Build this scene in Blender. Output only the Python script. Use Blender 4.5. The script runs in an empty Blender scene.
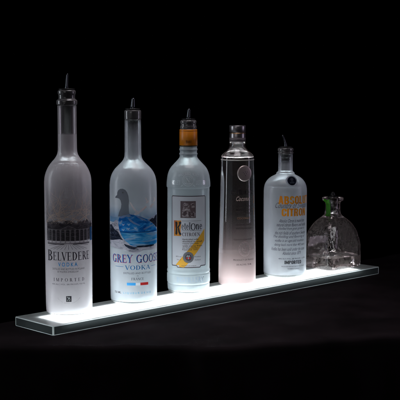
import bpy, bmesh, math, random
from mathutils import Vector, Matrix, noise
from mathutils.geometry import tessellate_polygon
random.seed(7)
PI = math.pi
sc = bpy.context.scene
COL = sc.collection

# ------------------------------------------------------------------ frame of the place
# x runs along the lit shelf, y across it, z up; the table is at z = 0, metres
SL, SW, ST = 0.915, 0.114, 0.0165
CAM = Vector((-1.09790, -1.49455, 0.41545))
FWD = Vector((0.691697, 0.715337, -0.0992363)).normalized()
FOC, PITCH = 1100.0, 0.0993999
F2 = Vector((FWD.x, FWD.y)).normalized()
R2 = Vector((F2.y, -F2.x))

# ------------------------------------------------------------------ materials
def newmat(name):
    m = bpy.data.materials.new(name); m.use_nodes = True
    nt = m.node_tree; nt.nodes.clear()
    out = nt.nodes.new('ShaderNodeOutputMaterial')
    return m, nt, out
def N(nt, t, **kw):
    n = nt.nodes.new(t)
    for k, v in kw.items():
        if k in n.inputs: n.inputs[k].default_value = v
        else: setattr(n, k, v)
    return n
def rgb(c): return (c[0], c[1], c[2], 1.0)
def srgb(r, g, b):
    f = lambda v: (v/255/12.92) if v/255 <= .04045 else ((v/255+.055)/1.055)**2.4
    return (f(r), f(g), f(b))
def noise_bump(nt, scale, strength, dist=.001, detail=3, coord='Object'):
    tc = N(nt, 'ShaderNodeTexCoord'); nz = N(nt, 'ShaderNodeTexNoise', Scale=scale, Detail=detail)
    nt.links.new(tc.outputs[coord], nz.inputs['Vector'])
    b = N(nt, 'ShaderNodeBump', Strength=strength, Distance=dist)
    nt.links.new(nz.outputs['Fac'], b.inputs['Height'])
    return b, nz
def frosted(name, col, clear=.3, body=.5, rough=.24, spec=.9, clearbase=0.012, level=None, soft_edge=.0015):
    """etched glass: scatters light through and back, lets part of it straight through"""
    m, nt, out = newmat(name); L = nt.links.new
    tr = N(nt, 'ShaderNodeBsdfTranslucent', Color=rgb(col))
    df = N(nt, 'ShaderNodeBsdfDiffuse', Color=rgb(col))
    tp = N(nt, 'ShaderNodeBsdfTransparent', Color=rgb([min(1, c*1.05) for c in col]))
    gl = N(nt, 'ShaderNodeBsdfGlossy', Roughness=rough)
    bp, nz = noise_bump(nt, 900, .25, .0004)
    for n in (tr, df, gl): L(bp.outputs[0], n.inputs['Normal'])
    a = N(nt, 'ShaderNodeMixShader'); a.inputs[0].default_value = body
    L(tr.outputs[0], a.inputs[1]); L(df.outputs[0], a.inputs[2])
    b = N(nt, 'ShaderNodeMixShader')
    L(a.outputs[0], b.inputs[1]); L(tp.outputs[0], b.inputs[2])
    # the lowest few mm are a clear unfrosted foot; etching density varies slightly
    tc = N(nt, 'ShaderNodeTexCoord'); sp = N(nt, 'ShaderNodeSeparateXYZ'); L(tc.outputs['Object'], sp.inputs[0])
    mr = N(nt, 'ShaderNodeMapRange'); L(sp.outputs['Z'], mr.inputs[0])
    mr.inputs[1].default_value = .0005; mr.inputs[2].default_value = clearbase
    mr.inputs[3].default_value = min(.97, clear+.06); mr.inputs[4].default_value = clear
    n2 = N(nt, 'ShaderNodeTexNoise', Scale=45., Detail=4.); L(tc.outputs['Object'], n2.inputs['Vector'])
    mm = N(nt, 'ShaderNodeMath', operation='MULTIPLY_ADD'); L(n2.outputs['Fac'], mm.inputs[0])
    mm.inputs[1].default_value = .12; mm2 = N(nt, 'ShaderNodeMath', operation='SUBTRACT'); L(mr.outputs[0], mm2.inputs[0]); mm2.inputs[1].default_value = .06
    L(mm2.outputs[0], mm.inputs[2]); mm.use_clamp = True
    lw = N(nt, 'ShaderNodeLayerWeight', Blend=.5)
    m4 = N(nt, 'ShaderNodeMapRange'); L(lw.outputs['Facing'], m4.inputs[0]); m4.inputs[1].default_value = .08; m4.inputs[2].default_value = .85; m4.inputs[3].default_value = 1.; m4.inputs[4].default_value = .12
    if level:      # above this height the etching stops and the neck is nearly clear
        lv = N(nt, 'ShaderNodeMapRange'); L(sp.outputs['Z'], lv.inputs[0]); lv.inputs[1].default_value = level-soft_edge; lv.inputs[2].default_value = level+soft_edge; lv.inputs[3].default_value = 0; lv.inputs[4].default_value = .93
        mx = N(nt, 'ShaderNodeMath', operation='MAXIMUM'); L(mm.outputs[0], mx.inputs[0]); L(lv.outputs[0], mx.inputs[1]); mm = mx
    m5 = N(nt, 'ShaderNodeMath', operation='MULTIPLY'); L(mm.outputs[0], m5.inputs[0]); L(m4.outputs[0], m5.inputs[1])
    ft = N(nt, 'ShaderNodeMath', operation='LESS_THAN'); L(sp.outputs['Z'], ft.inputs[0]); ft.inputs[1].default_value = .0001
    m6 = N(nt, 'ShaderNodeMath', operation='MAXIMUM'); L(m5.outputs[0], m6.inputs[0]); L(ft.outputs[0], m6.inputs[1])
    L(m6.outputs[0], b.inputs[0])
    fr = N(nt, 'ShaderNodeFresnel', IOR=1.45); L(bp.outputs[0], fr.inputs['Normal'])
    fm = N(nt, 'ShaderNodeMath', operation='MULTIPLY'); L(fr.outputs[0], fm.inputs[0]); fm.inputs[1].default_value = spec
    c = N(nt, 'ShaderNodeMixShader'); L(fm.outputs[0], c.inputs[0]); L(b.outputs[0], c.inputs[1]); L(gl.outputs[0], c.inputs[2])
    L(c.outputs[0], out.inputs[0]); return m
def ink(name, col, thin=.35, rough=.5):
    """printed ink / paper: part of the light behind it shines through"""
    m, nt, out = newmat(name); L = nt.links.new
    tr = N(nt, 'ShaderNodeBsdfTranslucent', Color=rgb(col)); df = N(nt, 'ShaderNodeBsdfDiffuse', Color=rgb(col))
    a = N(nt, 'ShaderNodeMixShader'); a.inputs[0].default_value = thin
    L(df.outputs[0], a.inputs[1]); L(tr.outputs[0], a.inputs[2])
    gl = N(nt, 'ShaderNodeBsdfGlossy', Roughness=rough); c = N(nt, 'ShaderNodeMixShader'); c.inputs[0].default_value = .04
    L(a.outputs[0], c.inputs[1]); L(gl.outputs[0], c.inputs[2])
    L(c.outputs[0], out.inputs[0]); return m
def sheer(name, col, cover=.5, thin=.5):
    m, nt, out = newmat(name); L = nt.links.new
    tr = N(nt, 'ShaderNodeBsdfTranslucent', Color=rgb(col)); df = N(nt, 'ShaderNodeBsdfDiffuse', Color=rgb(col))
    a = N(nt, 'ShaderNodeMixShader'); a.inputs[0].default_value = thin
    L(df.outputs[0], a.inputs[1]); L(tr.outputs[0], a.inputs[2])
    tp = N(nt, 'ShaderNodeBsdfTransparent'); b = N(nt, 'ShaderNodeMixShader'); b.inputs[0].default_value = cover
    L(tp.outputs[0], b.inputs[1]); L(a.outputs[0], b.inputs[2]); L(b.outputs[0], out.inputs[0]); return m
def solid(name, col, rough=.4, metal=0., spec=.5, bump=None, coat=0.):
    m, nt, out = newmat(name); p = N(nt, 'ShaderNodeBsdfPrincipled'); p.inputs['Base Color'].default_value = rgb(col)
    p.inputs['Roughness'].default_value = rough; p.inputs['Metallic'].default_value = metal
    p.inputs['Specular IOR Level'].default_value = spec; p.inputs['Coat Weight'].default_value = coat
    if bump:
        b, _ = noise_bump(nt, bump[0], bump[1], bump[2]); nt.links.new(b.outputs[0], p.inputs['Normal'])
    nt.links.new(p.outputs[0], out.inputs[0]); return m
def glass(name, col=(1, 1, 1), ior=1.45, rough=0., bump=None):
    m, nt, out = newmat(name); g = N(nt, 'ShaderNodeBsdfGlass', IOR=ior, Roughness=rough); g.inputs['Color'].default_value = rgb(col)
    if bump:
        b, _ = noise_bump(nt, bump[0], bump[1], bump[2], 1); nt.links.new(b.outputs[0], g.inputs['Normal'])
    nt.links.new(g.outputs[0], out.inputs[0]); return m

# ------------------------------------------------------------------ object helpers
def link(name, me, mats, parent=None, smooth=True):
    o = bpy.data.objects.new(name, me); COL.objects.link(o)
    for m in (mats if isinstance(mats, (list, tuple)) else [mats]): me.materials.append(m)
    if smooth: me.polygons.foreach_set('use_smooth', [True]*len(me.polygons))
    me.name = name
    if parent: o.parent = parent
    return o
def bm2obj(name, bm, mats, parent=None, smooth=True, angle=None):
    me = bpy.data.meshes.new(name)
    if angle is not None:
        for e in bm.edges:
            if len(e.link_faces) == 2 and e.calc_face_angle(0) > angle: e.smooth = False
    bm.to_mesh(me); bm.free()
    return link(name, me, mats, parent, smooth)
def thing(name, label, cat, loc, rz=0, group=None):
    o = bpy.data.objects.new(name, None); COL.objects.link(o); o.empty_display_size = .05
    o.location = loc; o.rotation_euler = (0, 0, rz); o['label'] = label; o['category'] = cat
    if group: o['group'] = group
    return o
def lathe(prof, seg=96, bm=None, M=None, close=True):
    """prof: list of (h, r) in mm from bottom to top"""
    own = bm or bmesh.new(); rings = []
    for h, r in prof:
        if r < 1e-4: rings.append([own.verts.new((0, 0, h/1000))])
        else: rings.append([own.verts.new((r/1000*math.cos(2*PI*k/seg), r/1000*math.sin(2*PI*k/seg), h/1000)) for k in range(seg)])
    for a, b in zip(rings, rings[1:]):
        for k in range(seg):
            k2 = (k+1) % seg
            if len(a) == 1 and len(b) == 1: continue
            if len(a) == 1: own.faces.new((a[0], b[k2], b[k]))
            elif len(b) == 1: own.faces.new((a[k], a[k2], b[0]))
            else: own.faces.new((a[k], a[k2], b[k2], b[k]))
    if M is not None:
        vs = [v for r in rings for v in r]; bmesh.ops.transform(own, matrix=M, verts=vs)
    return own
def smooth_prof(pts, n=5):
    """Catmull-Rom through the points, corners marked by a third entry stay sharp"""
    out = []
    P = [(p[0], p[1]) for p in pts]; sharp = [len(p) > 2 for p in pts]
    for i in range(len(P)-1):
        p1, p2 = P[i], P[i+1]
        p0 = P[i-1] if i > 0 and not sharp[i] else (2*p1[0]-p2[0], 2*p1[1]-p2[1])
        p3 = P[i+2] if i+2 < len(P) and not sharp[i+1] else (2*p2[0]-p1[0], 2*p2[1]-p1[1])
        l = math.dist(p1, p2)
        t1 = [(p2[k]-p0[k])/max(1e-6, math.dist(p0, p1)+l)*l for k in (0, 1)]
        t2 = [(p3[k]-p1[k])/max(1e-6, math.dist(p2, p3)+l)*l for k in (0, 1)]
        m = 1 if (l < 2 or (sharp[i] and sharp[i+1])) else n
        for j in range(m):
            t = j/m; a, b, c, d = 2*t**3-3*t*t+1, t**3-2*t*t+t, -2*t**3+3*t*t, t**3-t*t
            out.append(tuple(a*p1[k]+b*t1[k]+c*p2[k]+d*t2[k] for k in (0, 1)))
    out.append(P[-1]); return [(h, max(0, r)) for h, r in out]
def radius_at(prof, h):
    for (h0, r0), (h1, r1) in zip(prof, prof[1:]):
        if h0 <= h <= h1 and h1 > h0: return r0+(r1-r0)*(h-h0)/(h1-h0)
    return prof[-1][1]
def tube(path, radii, seg=20, bm=None, cap=True):
    bm = bm or bmesh.new(); rings = []
    for i, p in enumerate(path):
        p = Vector(p); a = Vector(path[max(0, i-1)]); b = Vector(path[min(len(path)-1, i+1)]); t = (b-a).normalized()
        x = t.orthogonal().normalized() if i == 0 else (lx - t*lx.dot(t)).normalized(); lx = x; y = t.cross(x)
        rings.append([bm.verts.new(p+(x*math.cos(2*PI*k/seg)+y*math.sin(2*PI*k/seg))*radii[i]) for k in range(seg)])
    for a, b in zip(rings, rings[1:]):
        for k in range(seg): bm.faces.new((a[k], a[(k+1) % seg], b[(k+1) % seg], b[k]))
    if cap: bm.faces.new(rings[0][::-1]); bm.faces.new(rings[-1])
    return bm

# ------------------------------------------------------------------ flat art (mm), later wrapped on the glass
class Art:
    def __init__(s): s.bm = bmesh.new()
    def poly(s, pts):
        vs = [s.bm.verts.new((x, y, 0)) for x, y in pts]
        for t in tessellate_polygon([[Vector((x, y, 0)) for x, y in pts]]):
            f = [vs[i] for i in t]
            a = (f[1].co-f[0].co).cross(f[2].co-f[0].co).z
            if abs(a) < 1e-9: continue
            try: s.bm.faces.new(f if a > 0 else f[::-1])
            except ValueError: pass
        return s
    def rect(s, x0, y0, x1, y1): return s.poly([(x0, y0), (x1, y0), (x1, y1), (x0, y1)])
    def line(s, x0, y0, x1, y1, w, w2=None):
        w2 = w if w2 is None else w2
        d = math.hypot(x1-x0, y1-y0) or 1; nx, ny = -(y1-y0)/d/2, (x1-x0)/d/2
        return s.poly([(x0-nx*w, y0-ny*w), (x1-nx*w2, y1-ny*w2), (x1+nx*w2, y1+ny*w2), (x0+nx*w, y0+ny*w)])
    def ell(s, cx, cy, rx, ry, n=40): return s.poly([(cx+rx*math.cos(2*PI*k/n), cy+ry*math.sin(2*PI*k/n)) for k in range(n)])
    def arc(s, cx, cy, rx, ry, a0, a1, thick, thin=None, n=22):
        thin = thick if thin is None else thin; o, i = [], []
        for k in range(n+1):
            a = math.radians(a0+(a1-a0)*k/n); w = thin+(thick-thin)*abs(math.cos(a))
            o.append((cx+rx*math.cos(a), cy+ry*math.sin(a))); i.append((cx+(rx-w)*math.cos(a), cy+(ry-w)*math.sin(a)))
        for k in range(n): s.poly([i[k], o[k], o[k+1], i[k+1]])
        return s
    def merge(s, other, f):
        m = {}
        for v in other.bm.verts: m[v] = s.bm.verts.new((*f(v.co.x, v.co.y), 0))
        for fa in other.bm.faces: s.bm.faces.new([m[v] for v in fa.verts])
        return s
    def bounds(s):
        xs = [v.co.x for v in s.bm.verts]; ys = [v.co.y for v in s.bm.verts]; return min(xs), min(ys), max(xs), max(ys)
    def text(s, body, x0, y0, x1, y1, bold=0., shear=0., serif=False, fit=None):
        """write body into the box; fit is the text whose height fills it (else its own)"""
        t = heavy_text(body) if serif == 'heavy' else serif_text(body) if serif else sans_text(body, bold, shear)
        a = t.bounds(); sx = (x1-x0)/(a[2]-a[0])
        lo, hi = (0, 1) if serif else ((a[1], a[3]) if fit is None else fit)
        sy = (y1-y0)/(hi-lo)
        s.merge(t, lambda x, y: (x0+(x-a[0])*sx, y0+(y-lo)*sy)); t.bm.free(); return s

def sans_text(body, bold=0., shear=0.):
    cu = bpy.data.curves.new('writing', 'FONT'); cu.body = body; cu.size = 1; cu.offset = bold; cu.shear = shear
    cu.resolution_u = 3
    o = bpy.data.objects.new('writing', cu); COL.objects.link(o)
    dg = bpy.context.evaluated_depsgraph_get(); me = bpy.data.meshes.new_from_object(o.evaluated_get(dg))
    t = Art(); t.bm.from_mesh(me)
    bmesh.ops.remove_doubles(t.bm, verts=t.bm.verts, dist=1e-5)
    for f in t.bm.faces:
        if f.normal.z < 0: f.normal_flip()
    bpy.data.objects.remove(o); bpy.data.curves.remove(cu); bpy.data.meshes.remove(me); return t

def glyph(ch):
    """an engraved roman letter: returns Art one unit high, and its advance"""
    g = Art(); K, T, SF = .17, .055, .075
    def stem(x, y0=0, y1=1, w=K, lo=1, hi=1):
        g.rect(x-w/2, y0, x+w/2, y1)
        if lo: g.rect(x-w/2-SF, y0-.001, x+w/2+SF, y0+.045)
        if hi: g.rect(x-w/2-SF, y1-.045, x+w/2+SF, y1+.001)
    def foot(x, y): g.rect(x-.13, y, x+.13, y+.045)
    adv = .8
    if ch == 'A': g.line(.1, .02, .42, 1, T*1.3); g.line(.4, 1, .74, .02, K); g.rect(.2, .3, .62, .3+T); foot(.1, 0); foot(.74, 0); adv = .92
    elif ch == 'B': stem(.18); g.arc(.3, .745, .3, .255, -90, 90, K, T); g.arc(.3, .27, .36, .27, -90, 90, K, T); g.rect(.2, 1-T, .3, 1); g.rect(.2, 0, .3, T); g.rect(.2, .49, .3, .49+T); adv = .76
    elif ch == 'C': g.arc(.47, .5, .43, .51, 48, 312, K, T); g.rect(.72, .7, .77, .98); adv = .86
    elif ch == 'D': stem(.18); g.arc(.3, .5, .5, .5, -90, 90, K, T); g.rect(.2, 1-T, .3, 1); g.rect(.2, 0, .3, T); adv = .9
    elif ch in 'EF':
        stem(.18); g.rect(.2, 1-T, .64, 1); g.rect(.62, .76, .66, 1); g.rect(.2, .49, .5, .49+T); g.rect(.48, .4, .52, .63)
        if ch == 'E': g.rect(.2, 0, .68, T); g.rect(.66, 0, .7, .25)
        adv = .76
    elif ch == 'G': g.arc(.47, .5, .43, .51, 48, 312, K, T); g.rect(.72, .7, .77, .98); stem(.74, .02, .44, K*.9, 0, 1); adv = .94
    elif ch == 'I': stem(.18); adv = .38
    elif ch == 'K': stem(.18); g.line(.26, .45, .68, .97, T); g.line(.36, .55, .72, .02, K); foot(.7, .955); foot(.74, 0); adv = .88
    elif ch == 'L': stem(.18); g.rect(.2, 0, .64, T); g.rect(.62, 0, .66, .28); adv = .72
    elif ch == 'M': stem(.12, w=T*1.3); g.line(.14, 1, .48, .02, K); g.line(.48, .02, .84, 1, T); stem(.86); adv = 1.05
    elif ch == 'N': stem(.12, w=T*1.3, hi=0); g.line(.1, 1, .74, 0, K); stem(.74, w=T*1.3, lo=0); adv = .9
    elif ch == 'O': g.arc(.46, .5, .44, .51, 0, 360, K, T, 36); adv = .94
    elif ch in 'PR':
        stem(.18); g.arc(.3, .73, .33, .27, -90, 90, K, T); g.rect(.2, 1-T, .3, 1); g.rect(.2, .46, .3, .46+T)
        if ch == 'R': g.line(.38, .5, .72, .02, K); foot(.74, 0)
        adv = .84 if ch == 'R' else .72
    elif ch == 'S': g.arc(.33, .745, .26, .26, 30, 262, K*.8, T*1.4); g.arc(.33, .265, .3, .27, -150, 85, K*.8, T*1.4); g.rect(.52, .74, .56, .98); g.rect(.04, .02, .08, .27); adv = .68
    elif ch == 'T': stem(.36); g.rect(.02, 1-T, .7, 1); g.rect(.02, .78, .06, 1); g.rect(.66, .78, .7, 1); adv = .74
    elif ch == 'U': stem(.16, .35, 1, lo=0); g.arc(.42, .36, .345, .37, 180, 360, K, T); stem(.74, .35, 1, T*1.3, lo=0); adv = .88
    elif ch == 'V': g.line(.08, 1, .42, 0, K); g.line(.4, 0, .72, 1, T*1.2); foot(.08, .955); foot(.74, .955); adv = .82
    elif ch == 'Y': g.line(.06, 1, .38, .48, K); g.line(.38, .48, .68, 1, T); stem(.38, 0, .5, hi=0); foot(.08, .955); foot(.7, .955); adv = .78
    elif ch == 'e': g.arc(.3, .33, .27, .35, 0, 320, .15, T); g.rect(.06, .33, .55, .33+T); adv = .6
    elif ch == 't': g.rect(.13, .1, .29, .9); g.rect(.02, .62, .42, .68); g.arc(.31, .14, .18, .15, 180, 330, .14, T); adv = .46
    elif ch == 'l': stem(.17); adv = .36
    elif ch == 'n': stem(.15, 0, .66); g.arc(.38, .42, .24, .26, 0, 180, .15, T); stem(.54, 0, .45, hi=0); adv = .72
    elif ch == ' ': adv = .42
    else: g.ell(.1, .1, .07, .07, 10); adv = .3
    return g, adv
def serif_text(body):
    t = Art(); x = 0
    for ch in body:
        g, adv = glyph(ch)
        t.merge(g, lambda a, b, x=x: (x+a, b)); g.bm.free(); x += adv+.05
    return t

def painted(name, cols, scale, thin=.5, stretch=(1, 1, 3), seed=0.):
    """ink printed from a painting: streaks of several colours"""
    m, nt, out = newmat(name); L = nt.links.new
    tc = N(nt, 'ShaderNodeTexCoord'); mp = N(nt, 'ShaderNodeMapping'); mp.inputs['Scale'].default_value = stretch; mp.inputs['Rotation'].default_value = (.5, .3, .2); mp.inputs['Location'].default_value = (seed, seed, 0)
    L(tc.outputs['Object'], mp.inputs[0]); nz = N(nt, 'ShaderNodeTexNoise', Scale=scale, Detail=6., Roughness=.65, Distortion=.8); L(mp.outputs[0], nz.inputs['Vector'])
    cr = N(nt, 'ShaderNodeValToRGB'); L(nz.outputs['Fac'], cr.inputs[0]); e = cr.color_ramp.elements
    e[0].position, e[0].color = cols[0][0], rgb(cols[0][1]); e[1].position, e[1].color = cols[-1][0], rgb(cols[-1][1])
    for p_, c_ in cols[1:-1]: q = e.new(p_); q.color = rgb(c_)
    tr = N(nt, 'ShaderNodeBsdfTranslucent'); df = N(nt, 'ShaderNodeBsdfDiffuse'); L(cr.outputs[0], tr.inputs[0]); L(cr.outputs[0], df.inputs[0])
    a = N(nt, 'ShaderNodeMixShader'); a.inputs[0].default_value = thin; L(df.outputs[0], a.inputs[1]); L(tr.outputs[0], a.inputs[2]); L(a.outputs[0], out.inputs[0]); return m

def heavy_text(body):
    """condensed heavy sans capitals"""
    t = Art(); x = 0; W, K, T = .56, .215, .17
    for ch in body:
        g = Art(); adv = W
        if ch == 'A': g.line(.11, 0, .29, 1, .21, .19); g.line(.51, 0, .33, 1, .21, .19); g.rect(.16, .2, .46, .35); g.rect(.22, .86, .40, 1); adv = .62
        elif ch == 'B': g.rect(0, 0, K, 1); g.arc(.27, .745, .27, .255, -90, 90, K*.95, T); g.arc(.29, .28, .29, .28, -90, 90, K, T); g.rect(.1, 1-T, .28, 1); g.rect(.1, 0, .3, T); g.rect(.1, .43, .3, .57); adv = .58
        elif ch in 'CG': g.arc(.28, .72, .28, .28, 0, 180, K, T); g.arc(.28, .28, .28, .28, 180, 360, K, T); g.rect(0, .27, K, .73); g.rect(W-K, .62, W, .73); g.rect(W-K, .27, W, .38)
        elif ch == 'O': g.arc(.28, .72, .28, .28, 0, 180, K, T); g.arc(.28, .28, .28, .28, 180, 360, K, T); g.rect(0, .27, K, .73); g.rect(W-K, .27, W, .73)
        elif ch == 'S': g.arc(.27, .73, .27, .27, 0, 262, K*.95, T); g.arc(.27, .27, .27, .27, -180, 82, K*.95, T); adv = .54
        elif ch == 'L': g.rect(0, 0, K, 1); g.rect(0, 0, .46, T); adv = .47
        elif ch == 'U': g.rect(0, .27, K, 1); g.rect(W-K, .27, W, 1); g.arc(.28, .28, .28, .28, 180, 360, K, T)
        elif ch == 'T': g.rect(.25-K/2, 0, .25+K/2, 1); g.rect(0, 1-T, .5, 1); adv = .5
        elif ch == 'I': g.rect(0, 0, K, 1); adv = K
        elif ch in 'RPD':
            g.rect(0, 0, K, 1); lo = .42
            if ch == 'D': g.arc(.28, .72, .28, .28, 0, 90, K, T); g.arc(.28, .28, .28, .28, 270, 360, K, T); g.rect(W-K, .27, W, .73); g.rect(.1, 1-T, .29, 1); g.rect(.1, 0, .29, T)
            else: g.arc(.27, .71, .28, .29, -90, 90, K, T); g.rect(.1, 1-T, .28, 1); g.rect(.1, lo, .28, lo+.15)
            if ch == 'R': g.line(.34, .48, .45, 0, .2, .22)
        elif ch == 'N': g.rect(0, 0, K*.9, 1); g.rect(W-K*.9, 0, W, 1); g.line(.09, 1, W-.09, 0, .2)
        elif ch == 'M': g.rect(0, 0, K*.9, 1); g.rect(.74-K*.9, 0, .74, 1); g.line(.11, 1, .37, .12, .18); g.line(.63, 1, .37, .12, .18); adv = .74
        elif ch == 'E': g.rect(0, 0, K, 1); g.rect(0, 0, .46, T); g.rect(0, 1-T, .46, 1); g.rect(0, .42, .42, .57); adv = .48
        t.merge(g, lambda a, b, x=x: (x+a, b)); g.bm.free(); x += adv+.055
    return t

class Bottle:
    """a round bottle: root Empty at its base, body turned from a profile, art wrapped on it"""
    def __init__(s, name, label, cx, cy, pts, mat, basey, split=None, base=0):
        s.C = Vector((cx, cy)); s.z = ST+.0004
        to = Vector((CAM.x-cx, CAM.y-cy)); s.phi = math.atan2(to.y, to.x)
        s.D = to.length
        s.root = thing(name, label, 'bottle', (cx, cy, s.z), s.phi, 'liquor bottles standing in a row on the lit shelf')
        s.prof = smooth_prof(pts)
        d = Vector((cx-CAM.x, cy-CAM.y)); s.Y = d.dot(F2); s.X = d.dot(R2)
        if mat and split:
            lo = [p for p in s.prof if base <= p[0] < split]; rs = radius_at(s.prof, split)
            if base:
                rb = radius_at(s.prof, base); lo = [(base, rb-2.5), (base, rb)]+[p for p in lo if p[0] > base+.05]
                bm2obj('base', lathe([p for p in s.prof if p[0] < base]+[(base-.15, rb), (base-.6, rb-.35), (base-1, rb-2.5), (max(1.5, base*.45), rb*.5), (max(1.5, base*.4), 0)]), M['foot'], s.root)
            s.body = bm2obj('body', lathe(lo+[(split, rs)]+[(split, rs-3.5)]), mat, s.root)
            hi = [p for p in s.prof if p[0] > split]; tp = hi[-1][0]; ri = hi[-2][1]-2.2
            bm2obj('mouth', lathe([(split+.2, rs-3.4), (split+.2, rs)]+hi[:-1]+[(tp, ri+.6), (tp-1, ri), (split+6, ri), (split+.2, rs-3.4)]), M['mouth'], s.root)
        elif mat:
            s.body = bm2obj('body', lathe(s.prof), mat, s.root)
        else: s.body = None
        s.maxr = max(r for h, r in s.prof)
    def meniscus(s, y, w=1.1):  # pale ring added inside the glass to stand for the bright shoulder crescent
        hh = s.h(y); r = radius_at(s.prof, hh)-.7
        bm2obj('meniscus', lathe([(hh-.5*w, r-.5), (hh-.2*w, r), (hh+.5*w, r), (hh+.3*w, r-1.2), (hh-.3*w, r-2.6), (hh-.5*w, r-.5)], 96), M['meniscus'], s.body)  # added pale ring, stands for the bright shoulder crescent
    # where a mark seen in the photograph sits on the real surface
    def u(s, x, R=None):
        R = R or s.maxr
        be = math.atan2((x-200)/FOC, math.cos(PITCH)-.02*math.sin(PITCH)) - math.atan2(s.X, s.Y)
        ga = math.asin(max(-.985, min(.985, s.D*1000*math.sin(be)/R)))
        return R*(ga-be)
    def h(s, y, R=None, front=1.):
        R = s.maxr if R is None else R
        dv = (200-y)/FOC; sl = (-math.sin(PITCH)+dv*math.cos(PITCH))/(math.cos(PITCH)+dv*math.sin(PITCH))
        return (CAM.z+(s.Y-R/1000*front)*sl-s.z)*1000
    def wrap(s, name, art, mat, off=.15, parent=None, R=None, thick=None):
        """wrap flat art on the glass (off: height above it in mm)"""
        bm = art.bm; x0, y0, x1, y1 = art.bounds()
        k = math.ceil(x0/2.5)*2.5
        while k < x1:
            bmesh.ops.bisect_plane(bm, geom=bm.verts[:]+bm.edges[:]+bm.faces[:], plane_co=(k, 0, 0), plane_no=(1, 0, 0)); k += 2.5
        step = 4; k = math.ceil(y0/step)*step
        while k < y1:
            bmesh.ops.bisect_plane(bm, geom=bm.verts[:]+bm.edges[:]+bm.faces[:], plane_co=(0, k, 0), plane_no=(0, 1, 0)); k += step
        Rm = R or s.maxr
        for v in bm.verts:
            r = (radius_at(s.prof, v.co.y)+off)/1000; a = v.co.x/Rm
            v.co = Vector((r*math.cos(a), r*math.sin(a), v.co.y/1000))
        if thick:
            g = bmesh.ops.solidify(bm, geom=bm.faces[:], thickness=-thick/1000)
        return bm2obj(name, bm, mat, parent or s.root, smooth=True, angle=.6)

def pourer(b, top, r, height, lean, steel, rubber, neck_r, plug_to=None, tilt_dir=1, wide=3.2):
    """pour spout: ribbed rubber cork in the mouth, collar, thin bent tube"""
    pf = [(top-22, 0), (top-22, neck_r*.62), (top-18, neck_r*.7), (top-17, neck_r*.6), (top-13, neck_r*.72), (top-12, neck_r*.62),
          (top-8, neck_r*.74), (top-7, neck_r*.64), (top-2, neck_r*.78), (top+.6, neck_r*.8), (top+.8, neck_r*.96), (top+2.6, neck_r*.96), (top+3, neck_r*.8), (top+3, 0)]
    if plug_to:
        pf = [(plug_to, 0), (plug_to, 7.2), (top-24, 7.2)] + pf[1:]
    c = bm2obj('pour_spout', lathe(pf, 48), rubber, b.root, angle=.5)
    path = []; rad = []
    for i in range(13):
        t = i/12; path.append((0.0, tilt_dir*lean*(t**1.6)/1000, (top+2+height*t)/1000)); rad.append((wide*(1-t)+wide*.62*t)/1000 if t > .15 else wide*1.25/1000)
    bm2obj('spout_tube', tube(path, rad, 24), steel, c)
    v = bm2obj('air_tube', tube([(-.004, -.002*tilt_dir, (top+2)/1000), (-.004, -.0022*tilt_dir, (top+5)/1000), (-.0045, -.0015*tilt_dir, (top+8)/1000)], [.0011]*3, 12), steel, c)
    return c

# ------------------------------------------------------------------ colours
M = {}
M['frost_pink'] = frosted('frosted_glass_rosy', (.96, .905, .945), clear=.42, level=.3205)
M['frost_blue'] = frosted('frosted_glass_cool', (.88, .92, .985), clear=.42, level=.305, soft_edge=.035)
M['frost_aqua'] = frosted('frosted_glass_aqua', (.85, .93, .98), clear=.42)
M['frost_grey'] = frosted('frosted_glass_grey', (.82, .84, .90), clear=.54, level=.238, soft_edge=.012)
M['meniscus'] = ink('shoulder_highlight_white', (.95, .95, .97), .6, .2)  # near-white ring colour that paints the shoulder highlight
M['foot'] = frosted('thick_glass_foot', (.88, .91, .91), clear=.8, rough=.14, spec=1.4)
M['mouth'] = frosted('glossy_mouth_glass', (.62, .60, .62), clear=.82, rough=.12, spec=2.2)
M['black_ink'] = ink('black_ink', (.02, .02, .026), .3)
M['dark_ink'] = ink('charcoal_ink', (.07, .06, .08), .4)
M['blue_ink'] = ink('blue_ink', (.03, .30, .72), .5)
M['sky_ink'] = ink('sky_blue_ink', (.05, .42, .85), .5)
M['navy_ink'] = ink('deep_blue_ink', (.03, .16, .42), .5)
M['white_ink'] = ink('white_ink', (.95, .96, .98), .75)
M['pale_ink'] = ink('pale_blue_ink', (.42, .58, .74), .5)
M['red_ink'] = ink('red_ink', (.65, .03, .03), .4)
M['orange_ink'] = ink('orange_ink', (1.0, .40, .01), .7)
M['amber_ink'] = ink('amber_ink', (.9, .38, .03), .7)
M['rubber'] = solid('black_rubber', (.005, .005, .006), .45)
M['steel'] = solid('dark_polished_steel', (.12, .13, .15), .25, 1.)

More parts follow.
